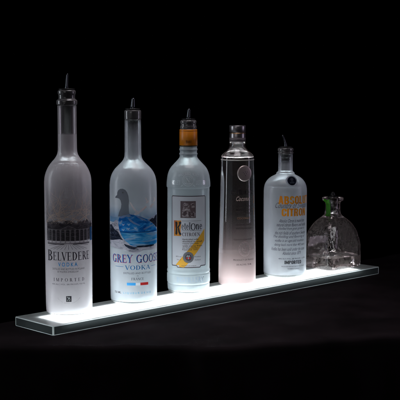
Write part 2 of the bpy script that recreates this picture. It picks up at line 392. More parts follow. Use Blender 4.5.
# ------------------------------------------------------------------ the setting: cloth covered table
def table_surface():
    bm = bmesh.new(); nx, ny = 150, 70
    def edgeY(X):   # front edge of the cloth, nearly square to the view with a soft kink
        k = 1/(1+math.exp(-(X+.005)/.012))
        return 1.757 - .028*k + max(0, X)*.33
    rows = []
    back = 2.74
    prof = [(.0, -.42), (.0, -.30), (.001, -.16), (.0, -.06), (.0, -.014), (.0012, -.006), (.0035, -.0022), (.007, -.0004), (.011, .0004), (.017, 0)]
    wb = .150                                   # the back edge of the table runs just behind the shelf
    Yb = lambda X: F2.x*((X-(wb-CAM.y)*R2.y)/R2.x)+F2.y*(wb-CAM.y)
    X0 = -1.0
    while Yb(X0) < edgeY(X0)+.03: X0 += .002
    for i in range(nx+1):
        X = X0+(1.15-X0)*i/nx; e = edgeY(X); row = []; back = Yb(X)
        fold = .010*math.sin(X*31)+.006*math.sin(X*73+1.3)
        for dy, z in prof:
            f = fold*min(1, max(0, -z-.01)/.25)
            row.append((X, e+dy-f-.012*min(1, -z/.3), z))
        for j in range(1, ny+1):
            t = j/ny; row.append((X, e+.018+(back-e-.018)*t, 0))
        row += [(X, back+.01, -.004), (X, back+.012, -.3)]
        rows.append(row)
    V = []
    for row in rows:
        r = []
        for X, Y, z in row:
            w = Vector((CAM.x, CAM.y))+R2*X+F2*Y
            if z > -.012:
                s_, w_ = w.x, w.y
                dx = max(-s_, 0, s_-SL); dyy = max(-w_, 0, w_-SW*1.4); d = math.hypot(dx, dyy)
                amp = min(1, d/.06)
                z += amp*.0011*(math.sin(s_*23+w_*31)+.7*math.sin(s_*61-w_*17+2)+.5*math.sin(w_*90+s_*12)) - .0003
            r.append(bm.verts.new((w.x, w.y, z)))
        V.append(r)
    for a, b in zip(V, V[1:]):
        for k in range(len(a)-1): bm.faces.new((a[k], b[k], b[k+1], a[k+1]))
    m, nt, out = newmat('black_cloth'); L = nt.links.new
    p = N(nt, 'ShaderNodeBsdfPrincipled', Roughness=.8); p.inputs['Specular IOR Level'].default_value = .06
    p.inputs['Sheen Weight'].default_value = .0; p.inputs['Sheen Roughness'].default_value = .4
    tc = N(nt, 'ShaderNodeTexCoord'); n1 = N(nt, 'ShaderNodeTexNoise', Scale=9., Detail=5.); L(tc.outputs['Object'], n1.inputs['Vector'])
    cr = N(nt, 'ShaderNodeValToRGB'); L(n1.outputs['Fac'], cr.inputs[0])
    cr.color_ramp.elements[0].position = .35; cr.color_ramp.elements[0].color = (.007, .0052, .0062, 1)
    cr.color_ramp.elements[1].position = .7; cr.color_ramp.elements[1].color = (.019, .0135, .016, 1)
    L(cr.outputs[0], p.inputs['Base Color'])
    n2 = N(nt, 'ShaderNodeTexNoise', Scale=700., Detail=2.); L(tc.outputs['Object'], n2.inputs['Vector'])
    b = N(nt, 'ShaderNodeBump', Strength=.35, Distance=.0006); L(n2.outputs['Fac'], b.inputs['Height']); L(b.outputs[0], p.inputs['Normal'])
    L(p.outputs[0], out.inputs[0])
    o = bm2obj('table_top', bm, m, None); o['kind'] = 'structure'
table_surface()

# ------------------------------------------------------------------ the lit shelf
def shelf():
    root = thing('lit_shelf', 'long white glowing acrylic shelf with clear dark edges carrying the row of bottles', 'shelf', (0, 0, 0))
    bm = bmesh.new(); bmesh.ops.create_cube(bm, size=1)
    bmesh.ops.transform(bm, matrix=Matrix.Translation((SL/2, SW/2, ST/2)) @ Matrix.Diagonal((SL, SW, ST, 1)), verts=bm.verts)
    vert = [e for e in bm.edges if abs(e.verts[0].co.z-e.verts[1].co.z) > .01]
    back = [e for e in vert if e.verts[0].co.y > .05 or e.verts[0].co.x > .5]
    bmesh.ops.bevel(bm, geom=back, offset=.0045, segments=5, profile=.5, affect='EDGES')
    near = [e for e in bm.edges if e.verts[0].co.y < .001 and e.verts[1].co.y < .001 and e.verts[0].co.x < .001 and e.verts[1].co.x < .001]
    bmesh.ops.bevel(bm, geom=near, offset=.0024, segments=4, profile=.5, affect='EDGES')
    sharp = [e for e in bm.edges if e.calc_face_angle(0) > .8]
    bmesh.ops.bevel(bm, geom=sharp, offset=.0014, segments=3, profile=.5, affect='EDGES')
    bm.normal_update()
    for f in bm.faces:
        n = f.normal; c = f.calc_center_median()
        if n.z > .99: f.material_index = 1
        elif abs(n.z) < .05 and (max(abs(n.x), abs(n.y)) > .99): f.material_index = 0
        elif n.z < -.99: f.material_index = 0
        else: f.material_index = 3 if n.z < -.2 else 2
        f.smooth = False
    # clear acrylic side, looking into the dark inside of the sheet
    m0, nt, out = newmat('clear_acrylic_side'); L = nt.links.new
    df = N(nt, 'ShaderNodeBsdfDiffuse', Color=(.045, .055, .056, 1)); tr = N(nt, 'ShaderNodeBsdfTranslucent', Color=(.06, .072, .075, 1))
    a = N(nt, 'ShaderNodeMixShader'); a.inputs[0].default_value = .6; L(df.outputs[0], a.inputs[1]); L(tr.outputs[0], a.inputs[2])
    gl = N(nt, 'ShaderNodeBsdfGlossy', Roughness=.12); fr = N(nt, 'ShaderNodeFresnel', IOR=1.49)
    c = N(nt, 'ShaderNodeMixShader'); L(fr.outputs[0], c.inputs[0]); L(a.outputs[0], c.inputs[1]); L(gl.outputs[0], c.inputs[2]); L(c.outputs[0], out.inputs[0])
    # frosted top sheet
    m1, nt, out = newmat('frosted_acrylic_top'); L = nt.links.new
    tr = N(nt, 'ShaderNodeBsdfTranslucent', Color=(.92, .96, .97, 1)); df = N(nt, 'ShaderNodeBsdfDiffuse', Color=(.55, .57, .58, 1))
    a = N(nt, 'ShaderNodeMixShader'); a.inputs[0].default_value = .25; L(tr.outputs[0], a.inputs[1]); L(df.outputs[0], a.inputs[2])
    gl = N(nt, 'ShaderNodeBsdfGlossy', Roughness=.16); fr = N(nt, 'ShaderNodeFresnel', IOR=1.49)
    c = N(nt, 'ShaderNodeMixShader'); L(fr.outputs[0], c.inputs[0]); L(a.outputs[0], c.inputs[1]); L(gl.outputs[0], c.inputs[2]); L(c.outputs[0], out.inputs[0])
    m2 = ink('pale_highlight_edge', (.82, .9, .91), .7, .3)  # pale frosted bevels stand for the highlight lines of clear acrylic
    m4 = ink('pale_highlight_lower_edge', (.85, .92, .93), .7, .3)  # highlight along the lower edges, put into the colour likewise
    me = bpy.data.meshes.new('shelf_body'); bm.to_mesh(me); bm.free()
    o = link('acrylic_body', me, [m0, m1, m2, m4], root, smooth=False)
    # light panel inside the sheet
    m3, nt, out = newmat('led_panel_light'); em = N(nt, 'ShaderNodeEmission', Strength=PANEL); em.inputs[0].default_value = (.93, .985, 1.0, 1)
    nt.links.new(em.outputs[0], out.inputs[0])
    bm = bmesh.new(); bmesh.ops.create_cube(bm, size=1)
    x0, x1, y0, y1 = .029, .848, .0092, .080
    bmesh.ops.transform(bm, matrix=Matrix.Translation(((x0+x1)/2, (y0+y1)/2, .0124)) @ Matrix.Diagonal((x1-x0, y1-y0, .0015, 1)), verts=bm.verts)
    bmesh.ops.bevel(bm, geom=bm.edges[:], offset=.0004, segments=1, affect='EDGES')
    bm.normal_update()
    for f in bm.faces: f.material_index = 0 if f.normal.z > .3 else 1
    bm2obj('light_panel', bm, [m3, solid('panel_backing', (.12, .13, .13), .6)], root, smooth=False)
PANEL = 9.6
shelf()

# ------------------------------------------------------------------ 1: tallest bottle, tree and palace
def bottle_palace():
    pts = [(0, 0, 1), (0, 35), (.7, 38.3), (3, 40.6), (8, 41.4), (21, 41.8), (150, 42.1), (228, 42.1), (238, 41.9), (246, 41.0), (254, 38.7), (261, 35.6), (267, 32),
           (272.5, 27.6), (277, 23.6), (281.5, 20.5), (286, 18.4), (291, 17.3), (298, 16.95), (340, 16.8), (371, 16.8, 1), (372, 17.2), (374, 18.6), (377, 18.8), (380.5, 18.6), (382.3, 17), (384, 15.0), (388.5, 14.9), (391, 15.3), (392.4, 15.9), (395, 16.2), (397.6, 15.9), (398.8, 14.6), (398.9, 0)]
    b = Bottle('vodka_bottle', 'tallest frosted bottle, leftmost, printed with bare branches above a dark columned palace', .0934, .0770, pts, M['frost_pink'], 316, 371.2, 3.6)
    u, h = b.u, b.h; b.meniscus(165.2, 1.5)  # pale ring for the bright shoulder crescent
    # branches
    # the dusk tone printed behind the trees, thinning upward
    q = Art(); q.rect(u(46.6), h(224), u(91.6), h(180)); dusk = sheer('dusk_tone_ink', (.07, .06, .07), .5); nt = dusk.node_tree
    tc = N(nt, 'ShaderNodeTexCoord'); sp = N(nt, 'ShaderNodeSeparateXYZ'); mr = N(nt, 'ShaderNodeMapRange'); nt.links.new(tc.outputs['Object'], sp.inputs[0]); nt.links.new(sp.outputs['Z'], mr.inputs[0])
    mr.inputs[1].default_value = h(181)/1000; mr.inputs[2].default_value = h(212)/1000; mr.inputs[3].default_value = 0; mr.inputs[4].default_value = .45
    for n in nt.nodes:
        if n.type == 'MIX_SHADER' and n.inputs[1].links and n.inputs[1].links[0].from_node.type == 'BSDF_TRANSPARENT': nt.links.new(mr.outputs[0], n.inputs[0])
    b.wrap('dusk_print', q, dusk, .06)
    t = Art(); yl, yh = h(224), h(182)
    def branch(x, y, ang, ln, w, d):
        n = 5; bend = random.uniform(-.26, .26)
        for i in range(n):
            ang += bend+random.uniform(-.14, .14)
            qx, qy = x+math.cos(ang)*ln/n, y+math.sin(ang)*ln/n
            if qy > yh or qy < yl-1 or abs(qx) > 50: return
            t.line(x, y, qx, qy, w, w*.9); x, y = qx, qy; w *= .92
            if d > 0 and i in (1, 3): branch(x, y, ang+(1 if i == 1 else -1)*random.uniform(.5, .95), ln*.66, w*.75, d-1)
        if d > 0: branch(x, y, ang+random.uniform(.1, .4), ln*.8, w*.9, d-1)
    for i in range(13):
        x0 = -48+96*i/12+random.uniform(-2, 2); branch(x0, yl+random.uniform(0, 4), (2.5 if i % 2 else .65)+random.uniform(-.2, .3), random.uniform(26, 34), 1.35, 2)
    for i in range(7):
        branch(-36+12*i+random.uniform(-3, 3), yl+random.uniform(14, 28), random.choice((.5, 2.6))+random.uniform(-.3, .3), 26, .9, 1)
    b.wrap('tree_print', t, ink('taupe_ink', (.92, .76, .66), .6), .12)
    # palace band
    yT, yB = h(222), h(243)
    p = Art(); xs = [u(47.2)+i*(u(91.5)-u(47.2))/26 for i in range(27)]
    top = [(x, yT+random.uniform(-3.2, 4)-(3 if abs(x) > 40 else 0)) for x in xs]
    p.poly([(xs[0], yB+3), (xs[-1], yB+3)]+top[::-1])
    pal = b.wrap('palace_print', p, painted('palace_grey_ink', [(.35, (.045, .04, .05)), (.5, (.11, .10, .115)), (.6, (.17, .15, .17)), (.7, (.36, .33, .35))], 70., .35, seed=5), .12)
    c = Art(); d = Art(); w = Art()
    top2 = h(230.5)
    for i in range(10):
        x = -40+i*8.6
        c.rect(x-1.0, yB, x+1.0, top2); c.rect(x-1.7, top2-1, x+1.7, top2+.5); c.rect(x-1.6, yB, x+1.6, yB+1.2)
        if i < 9:
            for k in range(3):
                yy = yB+5+k*7.4; w.rect(x+2.6, yy, x+6.2, yy+5.4); d.line(x+4.4, yy, x+4.4, yy+5.4, .35); d.line(x+2.6, yy+2.7, x+6.2, yy+2.7, .35)
    c.rect(-43, top2+.5, 43, top2+1.6); c.line(-14, top2+1.6, 0, top2+8, .9); c.line(0, top2+8, 14, top2+1.6, .9)
    c.rect(-44, yB-1.4, 44, yB+.2)
    b.wrap('palace_column', c, ink('stone_grey_ink', (.40, .37, .41), .45), .22, pal)
    b.wrap('palace_window', w, M['black_ink'], .18, pal); b.wrap('window_bar', d, ink('bar_grey_ink', (.16, .15, .17), .4), .26, pal)
    s_ = Art(); s_.rect(u(89.6), yB+1, u(91.9), h(229)); b.wrap('blue_flag_print', s_, M['navy_ink'], .24, pal)
    cg = ink('cloud_grey_ink', (.22, .20, .22), .4)
    for i in range(6):
        r_ = Art()
        x = random.uniform(-38, 36); yy = yT+random.uniform(-4, 1)
        r_.poly([(x-6, yy-.6), (x-2, yy+.9), (x+4, yy+.4), (x+7, yy-.8), (x+1, yy-.5)])
        b.wrap('roof_print', r_, cg, .2+.01*i, pal)
    # forecourt with raked lines
    f = Art(); yF = h(247.5)
    f.rect(-44, yB-1.4, -8, yB-3.2); f.rect(8, yB-1.4, 44, yB-3.2)
    for k in range(-5, 6):
        f.line(k*1.6, yB-1.4, k*7.2, yF-4, .45, .6)
    f.line(-40, yF+2.5, -12, yB-2, .6); f.line(40, yF+2.5, 12, yB-2, .6)
    b.wrap('forecourt_print', f, ink('forecourt_grey_ink', (.12, .11, .13), .4), .13)
    # writing
    t = Art(); t.text('ELVEDERE', u(52.8), h(260.6), u(88.6), h(252.2), serif=True)
    t.text('B', u(47.6), h(261.4), u(52.0), h(250.6), serif=True)
    b.wrap('brand_name', t, ink('brand_ink', (.035, .03, .045), .3), .14)
    t = Art(); t.text('V O D K A', u(57.6), h(266.6), u(77.0), h(262.6), bold=.02); b.wrap('product_word', t, M['sky_ink'], .14)
    t = Art(); t.text('DISTILLED AND BOTTLED IN POLAND', u(52), h(270.2), u(84), h(268.3)); t.text('BY POLMOS ZYRARDOW', u(57), h(272.9), u(78), h(271.1))
    t.text('I M P O R T E D', u(53), h(281.6), u(83.5), h(278.3), serif=True)
    t.text('40% ALC./VOL. (80 PROOF) 750 ML', u(51.5), h(285.6), u(84.5), h(283.8))
    b.wrap('small_print', t, ink('grey_print_ink', (.10, .09, .11), .4), .14)
    # crest near the foot
    e = Art(); x0, x1, y0, y1 = u(65.2), u(70.6), h(302.0), h(296.2)
    e.rect(x0, y0, x1, y1); cr = b.wrap('crest', e, M['black_ink'], .14)
    e = Art(); e.line(x0+1.6, y1-1.5, x1-3.4, y0+5.5, 1.2, .5); e.ell(x1-4.2, y1-3.6, 1.9, 1.4); e.line(x0+2, y0+1.6, x0+4.2, y0+5, 1.1); e.line(x1-3.5, y0+1.5, x1-2.4, y0+5, .9)
    b.wrap('crest_mark', e, M['white_ink'], .22, cr)
    a = Art(); word = 'POLSKA WODKA LUKSUSOWA'
    for i, ch in enumerate(word):
        if ch == ' ': continue
        g = sans_text(ch); bb = g.bounds(); ang = math.radians(-90-58+116*i/(len(word)-1))
        cx_, cy_ = (x0+x1)/2+24*math.cos(ang), y0+16.5+20*math.sin(ang)
        ro = ang+PI/2; k = 2.0
        a.merge(g, lambda x, y: (cx_+(math.cos(ro)*(x-.3)-math.sin(ro)*y)*k, cy_+(math.sin(ro)*(x-.3)+math.cos(ro)*y)*k)); g.bm.free()
    b.wrap('foot_lettering', a, ink('pale_print_ink', (.22, .20, .23), .4), .14)
    # ring highlights on the mouth, dark stopper
    pourer(b, 398.6, 10, 27, 1.5, M['steel'], M['rubber'], 15, plug_to=322, tilt_dir=1, wide=2.6)
    return b

# ------------------------------------------------------------------ 2: goose and mountains
def bottle_goose():
    pts = [(0, 0, 1), (0, 37), (.7, 40.5), (3.2, 43.0), (8, 43.9), (20, 44.1), (100, 44.4), (214, 44.4), (224, 44.1), (231, 43.3), (238, 41.7), (245, 38.8), (251, 35), (256, 30.6), (260.5, 26), (265, 21.6),
           (269, 18.6), (273, 16.8), (279, 15.8), (300, 15.5), (343, 15.2, 1), (344.5, 15.7), (346, 15.9), (352, 16.0), (359, 15.9), (361.2, 15.2), (361.8, 13.6), (361.9, 0)]
    b = Bottle('vodka_bottle', 'frosted bottle with grey goose head above blue mountains, second from the left', .2456, .0758, pts, M['frost_blue'], 305, 343.2, 6.0)
    u, h = b.u, b.h; b.meniscus(173.6, 1.8)  # pale ring for the bright shoulder crescent
    Pm = lambda L_: [(u(108+x/7.692), h(185+y/7.692)) for x, y in L_]
    # goose head and neck
    g = Art(); g.poly(Pm([(57, 104), (60, 92), (72, 80), (73, 62), (80, 44), (96, 32), (116, 30), (134, 38), (148, 56), (158, 84), (163, 120), (160, 160), (162, 205), (170, 240), (78, 246), (86, 214), (100, 180), (104, 150), (98, 122), (88, 108), (74, 104)]))
    b.wrap('goose_print', g, sheer('goose_grey_ink', (.14, .145, .18), .7), .12)
    e = Art(); c = Pm([(116, 60)])[0]; e.ell(c[0], c[1], 1.5, 1.5, 16); b.wrap('goose_eye', e, M['black_ink'], .2)
    # soft blue sky behind
    s_ = Art(); s_.rect(u(109.4), h(223), u(157), h(206)); sk = sheer('sky_tint_ink', (.05, .27, .55), .45)
    nt = sk.node_tree; tc = N(nt, 'ShaderNodeTexCoord'); sp = N(nt, 'ShaderNodeSeparateXYZ'); mr = N(nt, 'ShaderNodeMapRange'); nt.links.new(tc.outputs['Object'], sp.inputs[0]); nt.links.new(sp.outputs['Z'], mr.inputs[0])
    mr.inputs[1].default_value = h(207)/1000; mr.inputs[2].default_value = h(221)/1000; mr.inputs[3].default_value = 0; mr.inputs[4].default_value = .7
    for n in nt.nodes:
        if n.type == 'MIX_SHADER' and n.inputs[1].links and n.inputs[1].links[0].from_node.type == 'BSDF_TRANSPARENT': nt.links.new(mr.outputs[0], n.inputs[0])
    b.wrap('sky_print', s_, sk, .08)
    G = lambda L_: [(u(108+x/7.692), h(208+y/7.692)) for x, y in L_]
    snow = painted('snow_ink', [(.3, (.12, .13, .18)), (.4, (.48, .46, .52)), (.5, (.74, .70, .76)), (.7, (.86, .82, .86))], 45., .75, seed=3)
    rock = painted('rock_ink', [(.35, (.012, .015, .03)), (.5, (.04, .05, .08)), (.63, (.10, .12, .18)), (.75, (.4, .42, .5))], 90., seed=8)
    # snow field in front, wrapping the whole width
    r = Art(); r.poly(G([(14, 140), (40, 118), (66, 94), (84, 110), (92, 180), (120, 240), (160, 276), (210, 298), (350, 300), (380, 290), (380, 318), (330, 330), (270, 326), (230, 346), (190, 350), (140, 330), (80, 318), (40, 312), (14, 300)]))
    field = b.wrap('snow_field_print', r, snow, .11)
    for L_ in ([(14, 142), (30, 136), (44, 160), (56, 176), (78, 186), (96, 222), (116, 250), (88, 244), (60, 250), (40, 256), (14, 262)], [(120, 276), (160, 288), (200, 300), (230, 304), (200, 318), (160, 312), (134, 296)],
               [(212, 292), (250, 290), (350, 290), (352, 300), (300, 306), (230, 304)]):
        r = Art(); r.poly(G(L_)); b.wrap('dark_rock_print', r, rock, .26, field)
    r = Art(); r.poly(G([(302, 96), (330, 76), (366, 58), (380, 56), (380, 170), (366, 160), (345, 130), (324, 110)])); pk = b.wrap('snow_peak_print', r, snow, .13)
    r = Art(); r.poly(G([(316, 100), (340, 84), (352, 92), (362, 70), (380, 66), (380, 166), (366, 158), (345, 128)])); b.wrap('dark_rock_print', r, rock, .2, pk)
    # egg shaped seascape
    sky_ = painted('mountain_blue_ink', [(.33, (.012, .12, .45)), (.45, (.02, .25, .66)), (.55, (.06, .40, .78)), (.64, (.40, .62, .84)), (.75, (.8, .86, .92))], 30., .8, (1, 2.2, 4.5), 1)
    sea_ = painted('sea_blue_ink', [(.33, (.02, .22, .55)), (.46, (.05, .40, .74)), (.57, (.22, .56, .82)), (.68, (.62, .78, .9)), (.8, (.85, .9, .94))], 26., .8, (1, 1, 6), 2)
    r = Art(); r.poly(G([(80, 130), (80, 104), (90, 76), (120, 58), (160, 48), (200, 54), (240, 66), (300, 90), (345, 130), (366, 158), (378, 190), (93, 190), (84, 160)])); top_ = b.wrap('mountain_print', r, sky_, .17)
    r = Art(); r.poly(G([(93, 190), (378, 190), (378, 286), (350, 292), (300, 294), (250, 296), (206, 298), (170, 284), (138, 258), (112, 228)])); sea = b.wrap('sea_print', r, sea_, .17)
    pale = sheer('thin_snow_ink', (.9, .94, .98), .6, .75)
    for L_ in ([(92, 76), (122, 58), (160, 49), (178, 62), (160, 72), (140, 66), (120, 78), (98, 84)], [(150, 78), (166, 80), (200, 108), (252, 134), (236, 138), (196, 122), (168, 102)], [(212, 60), (240, 68), (280, 88), (300, 108), (262, 92), (232, 76)],
               [(268, 164), (300, 148), (346, 134), (350, 142), (312, 158), (280, 172)], [(84, 124), (104, 96), (112, 100), (98, 130)]):
        w = Art(); w.poly(G(L_)); b.wrap('snow_print', w, pale, .24, top_)
    w = Art(); w.poly(G([(92, 180), (240, 183), (376, 182), (378, 192), (94, 192)])); b.wrap('far_shore_print', w, sheer('shore_ink', (.01, .12, .40), .6), .25, top_)
    for L_ in ([(286, 200), (330, 194), (376, 200), (376, 216), (340, 222), (310, 212)], [(124, 240), (160, 228), (206, 230), (214, 238), (176, 246), (140, 252)], [(240, 262), (300, 254), (370, 250), (374, 258), (300, 268)], [(180, 284), (240, 278), (320, 282), (300, 290), (206, 294)]):
        w = Art(); w.poly(G(L_)); b.wrap('wave_print', w, pale, .24, sea)
    # flying geese
    f = Art()
    f.poly(Pm([(168, 132), (176, 134), (196, 166), (220, 196), (238, 204), (262, 184), (292, 166), (300, 172), (284, 188), (262, 206), (246, 214), (236, 228), (206, 232), (200, 222), (214, 214), (196, 190), (178, 158)]))
    f.poly(Pm([(286, 98), (296, 104), (304, 126), (316, 120), (312, 138), (302, 148), (290, 142), (296, 128)])); f.poly(Pm([(322, 168), (340, 150), (356, 154), (346, 164), (336, 178), (328, 186), (326, 176)])); f.poly(Pm([(352, 98), (360, 110), (362, 130), (352, 142), (348, 134), (354, 122)]))
    f.poly(Pm([(258, 186), (274, 178), (288, 164), (298, 168), (286, 184), (268, 194)]))
    b.wrap('flying_goose_print', f, ink('goose_pink_ink', (.97, .86, .84), .75), .2)
    f = Art()
    for x, y in ((118, 130), (160, 128), (158, 160), (118, 170), (210, 154)):
        f.poly(G([(x-13, y-9), (x-2, y-2), (x+13, y-9), (x+5, y+4), (x-1, y+9), (x-8, y+2)]))
    b.wrap('white_bird_print', f, M['white_ink'], .32)
    # writing
    Q = lambda x, y: (u(108+x/5.556), h(235+y/5.556))
    def tx(A, s, x0, y0, x1, y1, **k): a, c_ = Q(x0, y1), Q(x1, y0); A.text(s, a[0], a[1], c_[0], c_[1], **k)
    t = Art(); tx(t, 'GREY GOOSE', 28, 112, 278, 156, serif=True); b.wrap('brand_shadow', t, M['red_ink'], .14)
    t = Art(); tx(t, 'GREY GOOSE', 26.5, 110, 276, 154, serif=True); b.wrap('brand_name', t, ink('brand_blue_ink', (.02, .20, .62), .5), .24)
    t = Art(); tx(t, 'VODKA', 92, 170, 232, 194, serif=True)
    a = Q(40, 177); c = Q(84, 179); t.rect(a[0], c[1], c[0], a[1]); a = Q(238, 177); c = Q(262, 179); t.rect(a[0], c[1], c[0], a[1])
    b.wrap('product_word', t, ink('word_blue_ink', (.03, .22, .5), .5), .15)
    t = Art(); tx(t, 'DISTILLED AND BOTTLED', 84, 208, 236, 218); tx(t, 'IN', 160, 225, 168, 231); tx(t, 'FRANCE', 128, 238, 198, 252, serif=True)
    b.wrap('small_print', t, ink('print_ink', (.07, .07, .10), .4), .15)
    for nm, x0, x1, mt in (('flag_blue', 102, 152, M['sky_ink']), ('flag_white', 152, 178, M['white_ink']), ('flag_red', 178, 222, M['red_ink'])):
        f = Art(); a, c = Q(x0, 281), Q(x1, 266); f.rect(a[0], a[1], c[0], c[1]); b.wrap(nm, f, mt, .15)
    t = Art(); tx(t, '750 ML', 34, 316, 70, 328, bold=.01); b.wrap('volume_print', t, M['dark_ink'], .15)
    t = Art(); tx(t, 'L I Q U E U R  D E  V I E', 82, 318, 236, 330, bold=.01); b.wrap('foot_lettering', t, ink('foot_blue_ink', (.12, .42, .62), .5), .15)
    pourer(b, 361.8, 10, 20, 1.0, M['steel'], M['rubber'], 14.5, tilt_dir=1, wide=4.6)
    bm = lathe([(322, 0), (322, 6), (330, 7.5), (334, 6.5), (340, 8.2), (342, 7)], 32)
    return b

# ------------------------------------------------------------------ 3: round shouldered bottle with a paper label
def bottle_label():
    pts = [(0, 0, 1), (0, 34), (.7, 38), (3, 40.6), (8, 41.6), (13, 41.9), (17.5, 42.0), (18.4, 41.4), (19.4, 41.9), (21, 42.7), (23, 42.9), (36, 42.9), (38, 42.6), (39, 41.6), (40.5, 42.3), (43.5, 42.8), (46, 42.4), (47.4, 41.9), (52, 42.0), (82, 42.2), (150, 42.0), (206, 41.7),
           (208, 41.9), (209.2, 42.9), (211.5, 43.3), (219, 43.0), (226, 42.2), (232.5, 41.2), (238, 39.6), (243.5, 37.2), (249, 33.6), (254, 29), (258, 25.2), (262, 21.6), (265.5, 18.8), (268, 17.5), (272, 17.2), (273, 18.0), (275, 18.0), (276, 17.1), (280.5, 17.1), (281.5, 17.9), (284, 17.9), (285, 17.1), (288, 17.1),
           (290, 17.1), (322, 16.8), (324, 16.1), (326, 16.6), (330, 15.6), (333, 15.4), (335, 16.1), (338, 16.1), (339.6, 15.3), (340.2, 14), (340.3, 0)]
    b = Bottle('vodka_bottle', 'frosted bottle with orange neck band and framed paper label, third from the left', .3925, .0797, pts, M['frost_aqua'], 294, 321.8, 6.0)
    u, h = b.u, b.h; b.meniscus(169.8, 1.8)  # pale ring for the bright shoulder crescent
    # neck band
    lo, hi = h(146, 17), h(129.6, 17)
    f = bm2obj('neck_band', lathe([(lo, 17.2), (lo+.3, 17.75), (hi-4.2, 17.5), (hi-3.6, 17.1), (hi-2.9, 17.5), (hi-.3, 17.3), (hi, 16.7)], 96), solid('orange_foil', (.80, .25, .012), .38, .0), b.root, angle=.7)
    bm2obj('band_edge', lathe([(lo-1.4, 17.3), (lo-1.2, 17.9), (lo+.6, 17.9), (lo+.9, 17.76)], 96), solid('dark_gold_edge', (.05, .035, .01), .4, .4), f, angle=.5)
    t = Art(); t.text('N', -4.6, h(143.6, 17), -2.3, h(140.2, 17), serif=True); t.text('NOLET', -1.6, h(143, 17), 6.5, h(140.8, 17), serif=True)
    b.wrap('band_lettering', t, M['black_ink'], 1.0, f, R=17.5)
    # embossed shoulder and waist lettering
    emb = frosted('raised_frosted_glass', (.86, .9, .93), clear=.1)
    def bent(word, x0, x1, yc, amp, size):
        A = Art(); n = len(word)
        for i, ch in enumerate(word):
            if ch == ' ': continue
            g, adv = glyph(ch); tt = i/(n-1); x = x0+(x1-x0)*tt; y = yc+amp*(1-(2*tt-1)**2); ro = -math.atan(amp*4*(2*tt-1)/(x1-x0)*1.)
            A.merge(g, lambda a, c: (x+(math.cos(ro)*(a-.4)-math.sin(ro)*c)*size, y+(math.sin(ro)*(a-.4)+math.cos(ro)*c)*size)); g.bm.free()
        return A
    A = bent('ANNO 1691 NOLET'.replace('1691', 'SINCE'), -20, 20, h(177), 3.5, 4.2); b.wrap('shoulder_lettering', A, emb, .05, thick=.45)
    for s_, xa, xb in (('NOLET', -37, -17), ('DISTILLERY', 15, 40)):
        A = Art(); A.text(s_, xa, h(185), xb, h(181), serif=True); b.wrap('shoulder_name', A, emb, .05, thick=.45)
    A = Art(); cx_, cy_ = -1, h(180.5); A.arc(cx_, cy_, 11.5, 11.5, 0, 360, .9, n=48); A.arc(cx_, cy_, 8.6, 8.6, 20, 320, .6, n=36)
    A.text('N', cx_-4, cy_-4, cx_+4, cy_+5, serif=True); A.line(cx_-7, cy_-6, cx_+7, cy_-6, .8); A.line(cx_-10, cy_-9, cx_-14, cy_-12, 1); A.line(cx_+10, cy_-9, cx_+14, cy_-12, 1)
    b.wrap('shoulder_seal', A, emb, .05, thick=.5)
    A = Art(); A.text('DISTILLERY', u(176.5), 25, u(204), 34, serif=True); b.wrap('waist_lettering', A, frosted('waist_raised_glass', (.50, .60, .72), clear=.1), .08, thick=.2)
    # paper label
    x0, x1 = u(171.6), u(205.7); y1, y0 = h(196.4), h(266.2)
    A = Art(); A.poly([(x0, y0), (x0+13, y0), (x0+14, y0-3), (x1-14, y0-3), (x1-13, y0), (x1, y0), (x1, y1-2), (x1-2, y1), (x0+2, y1), (x0, y1-2)])
    lab = b.wrap('paper_label', A, ink('label_paper', (.92, .86, .88), .88), .16)
    A = Art(); O = [(x0, y0), (x0+13, y0), (x0+14, y0-3), (x1-14, y0-3), (x1-13, y0), (x1, y0), (x1, y1-2), (x1-2, y1), (x0+2, y1), (x0, y1-2)]
    for p_, q_ in zip(O, O[1:]+O[:1]): A.line(p_[0], p_[1], q_[0], q_[1], 1.5)
    b.wrap('label_border', A, ink('label_border_ink', (.05, .03, .04), .1), .26, lab)
    P = lambda x, y: (u(165+x/8), h(200+y/8)); P2 = lambda x, y: (u(165+x/8), h(240+y/8))
    # portrait engraving
    A = Art(); a, c = P(122, 145), P(248, 10); A.rect(a[0], a[1], c[0], c[1]); pic = b.wrap('still_picture', A, ink('sepia_ink', (.13, .09, .10), .2), .32, lab)
    A = Art()
    for L_ in ([(136, 138), (134, 90), (146, 62), (140, 40), (156, 22), (182, 24), (196, 42), (192, 66), (204, 84), (206, 138)], [(210, 138), (212, 100), (232, 92), (244, 104), (244, 138)], [(204, 30), (236, 22), (240, 60), (214, 66)]):
        A.poly([P(*q) for q in L_])
    b.wrap('picture_light', A, painted('sepia_light_ink', [(.36, (.10, .07, .08)), (.48, (.28, .23, .24)), (.58, (.46, .40, .42)), (.7, (.5, .45, .46))], 210., .2, (1, 1, 1.3), 4), .38, pic)
    A = Art()
    for L_ in ([(146, 96), (168, 84), (176, 110), (160, 128), (142, 124)], [(150, 52), (184, 46), (186, 54), (152, 60)], [(186, 92), (202, 96), (200, 134), (190, 134)], [(218, 108), (236, 104), (236, 132), (220, 132)], [(214, 36), (232, 30), (234, 42), (216, 48)]):
        A.poly([P(*q) for q in L_])
    b.wrap('picture_shade', A, ink('sepia_dark_ink', (.09, .06, .07), .2), .44, pic)
    # orange initial block and diagonal band
    A = Art(); A.poly([P(70, 168), P(128, 166), P(128, 200), P(122, 240), P(128, 290), P(72, 292)]); ob = b.wrap('initial_block', A, M['amber_ink'], .30, lab)
    A = Art(); A.poly([P(70, 168), P(92, 167), P(84, 210), P(76, 250), P(72, 292), P(70, 292)]); b.wrap('initial_block_shade', A, ink('rust_ink', (.55, .12, .02), .2), .34, ob)
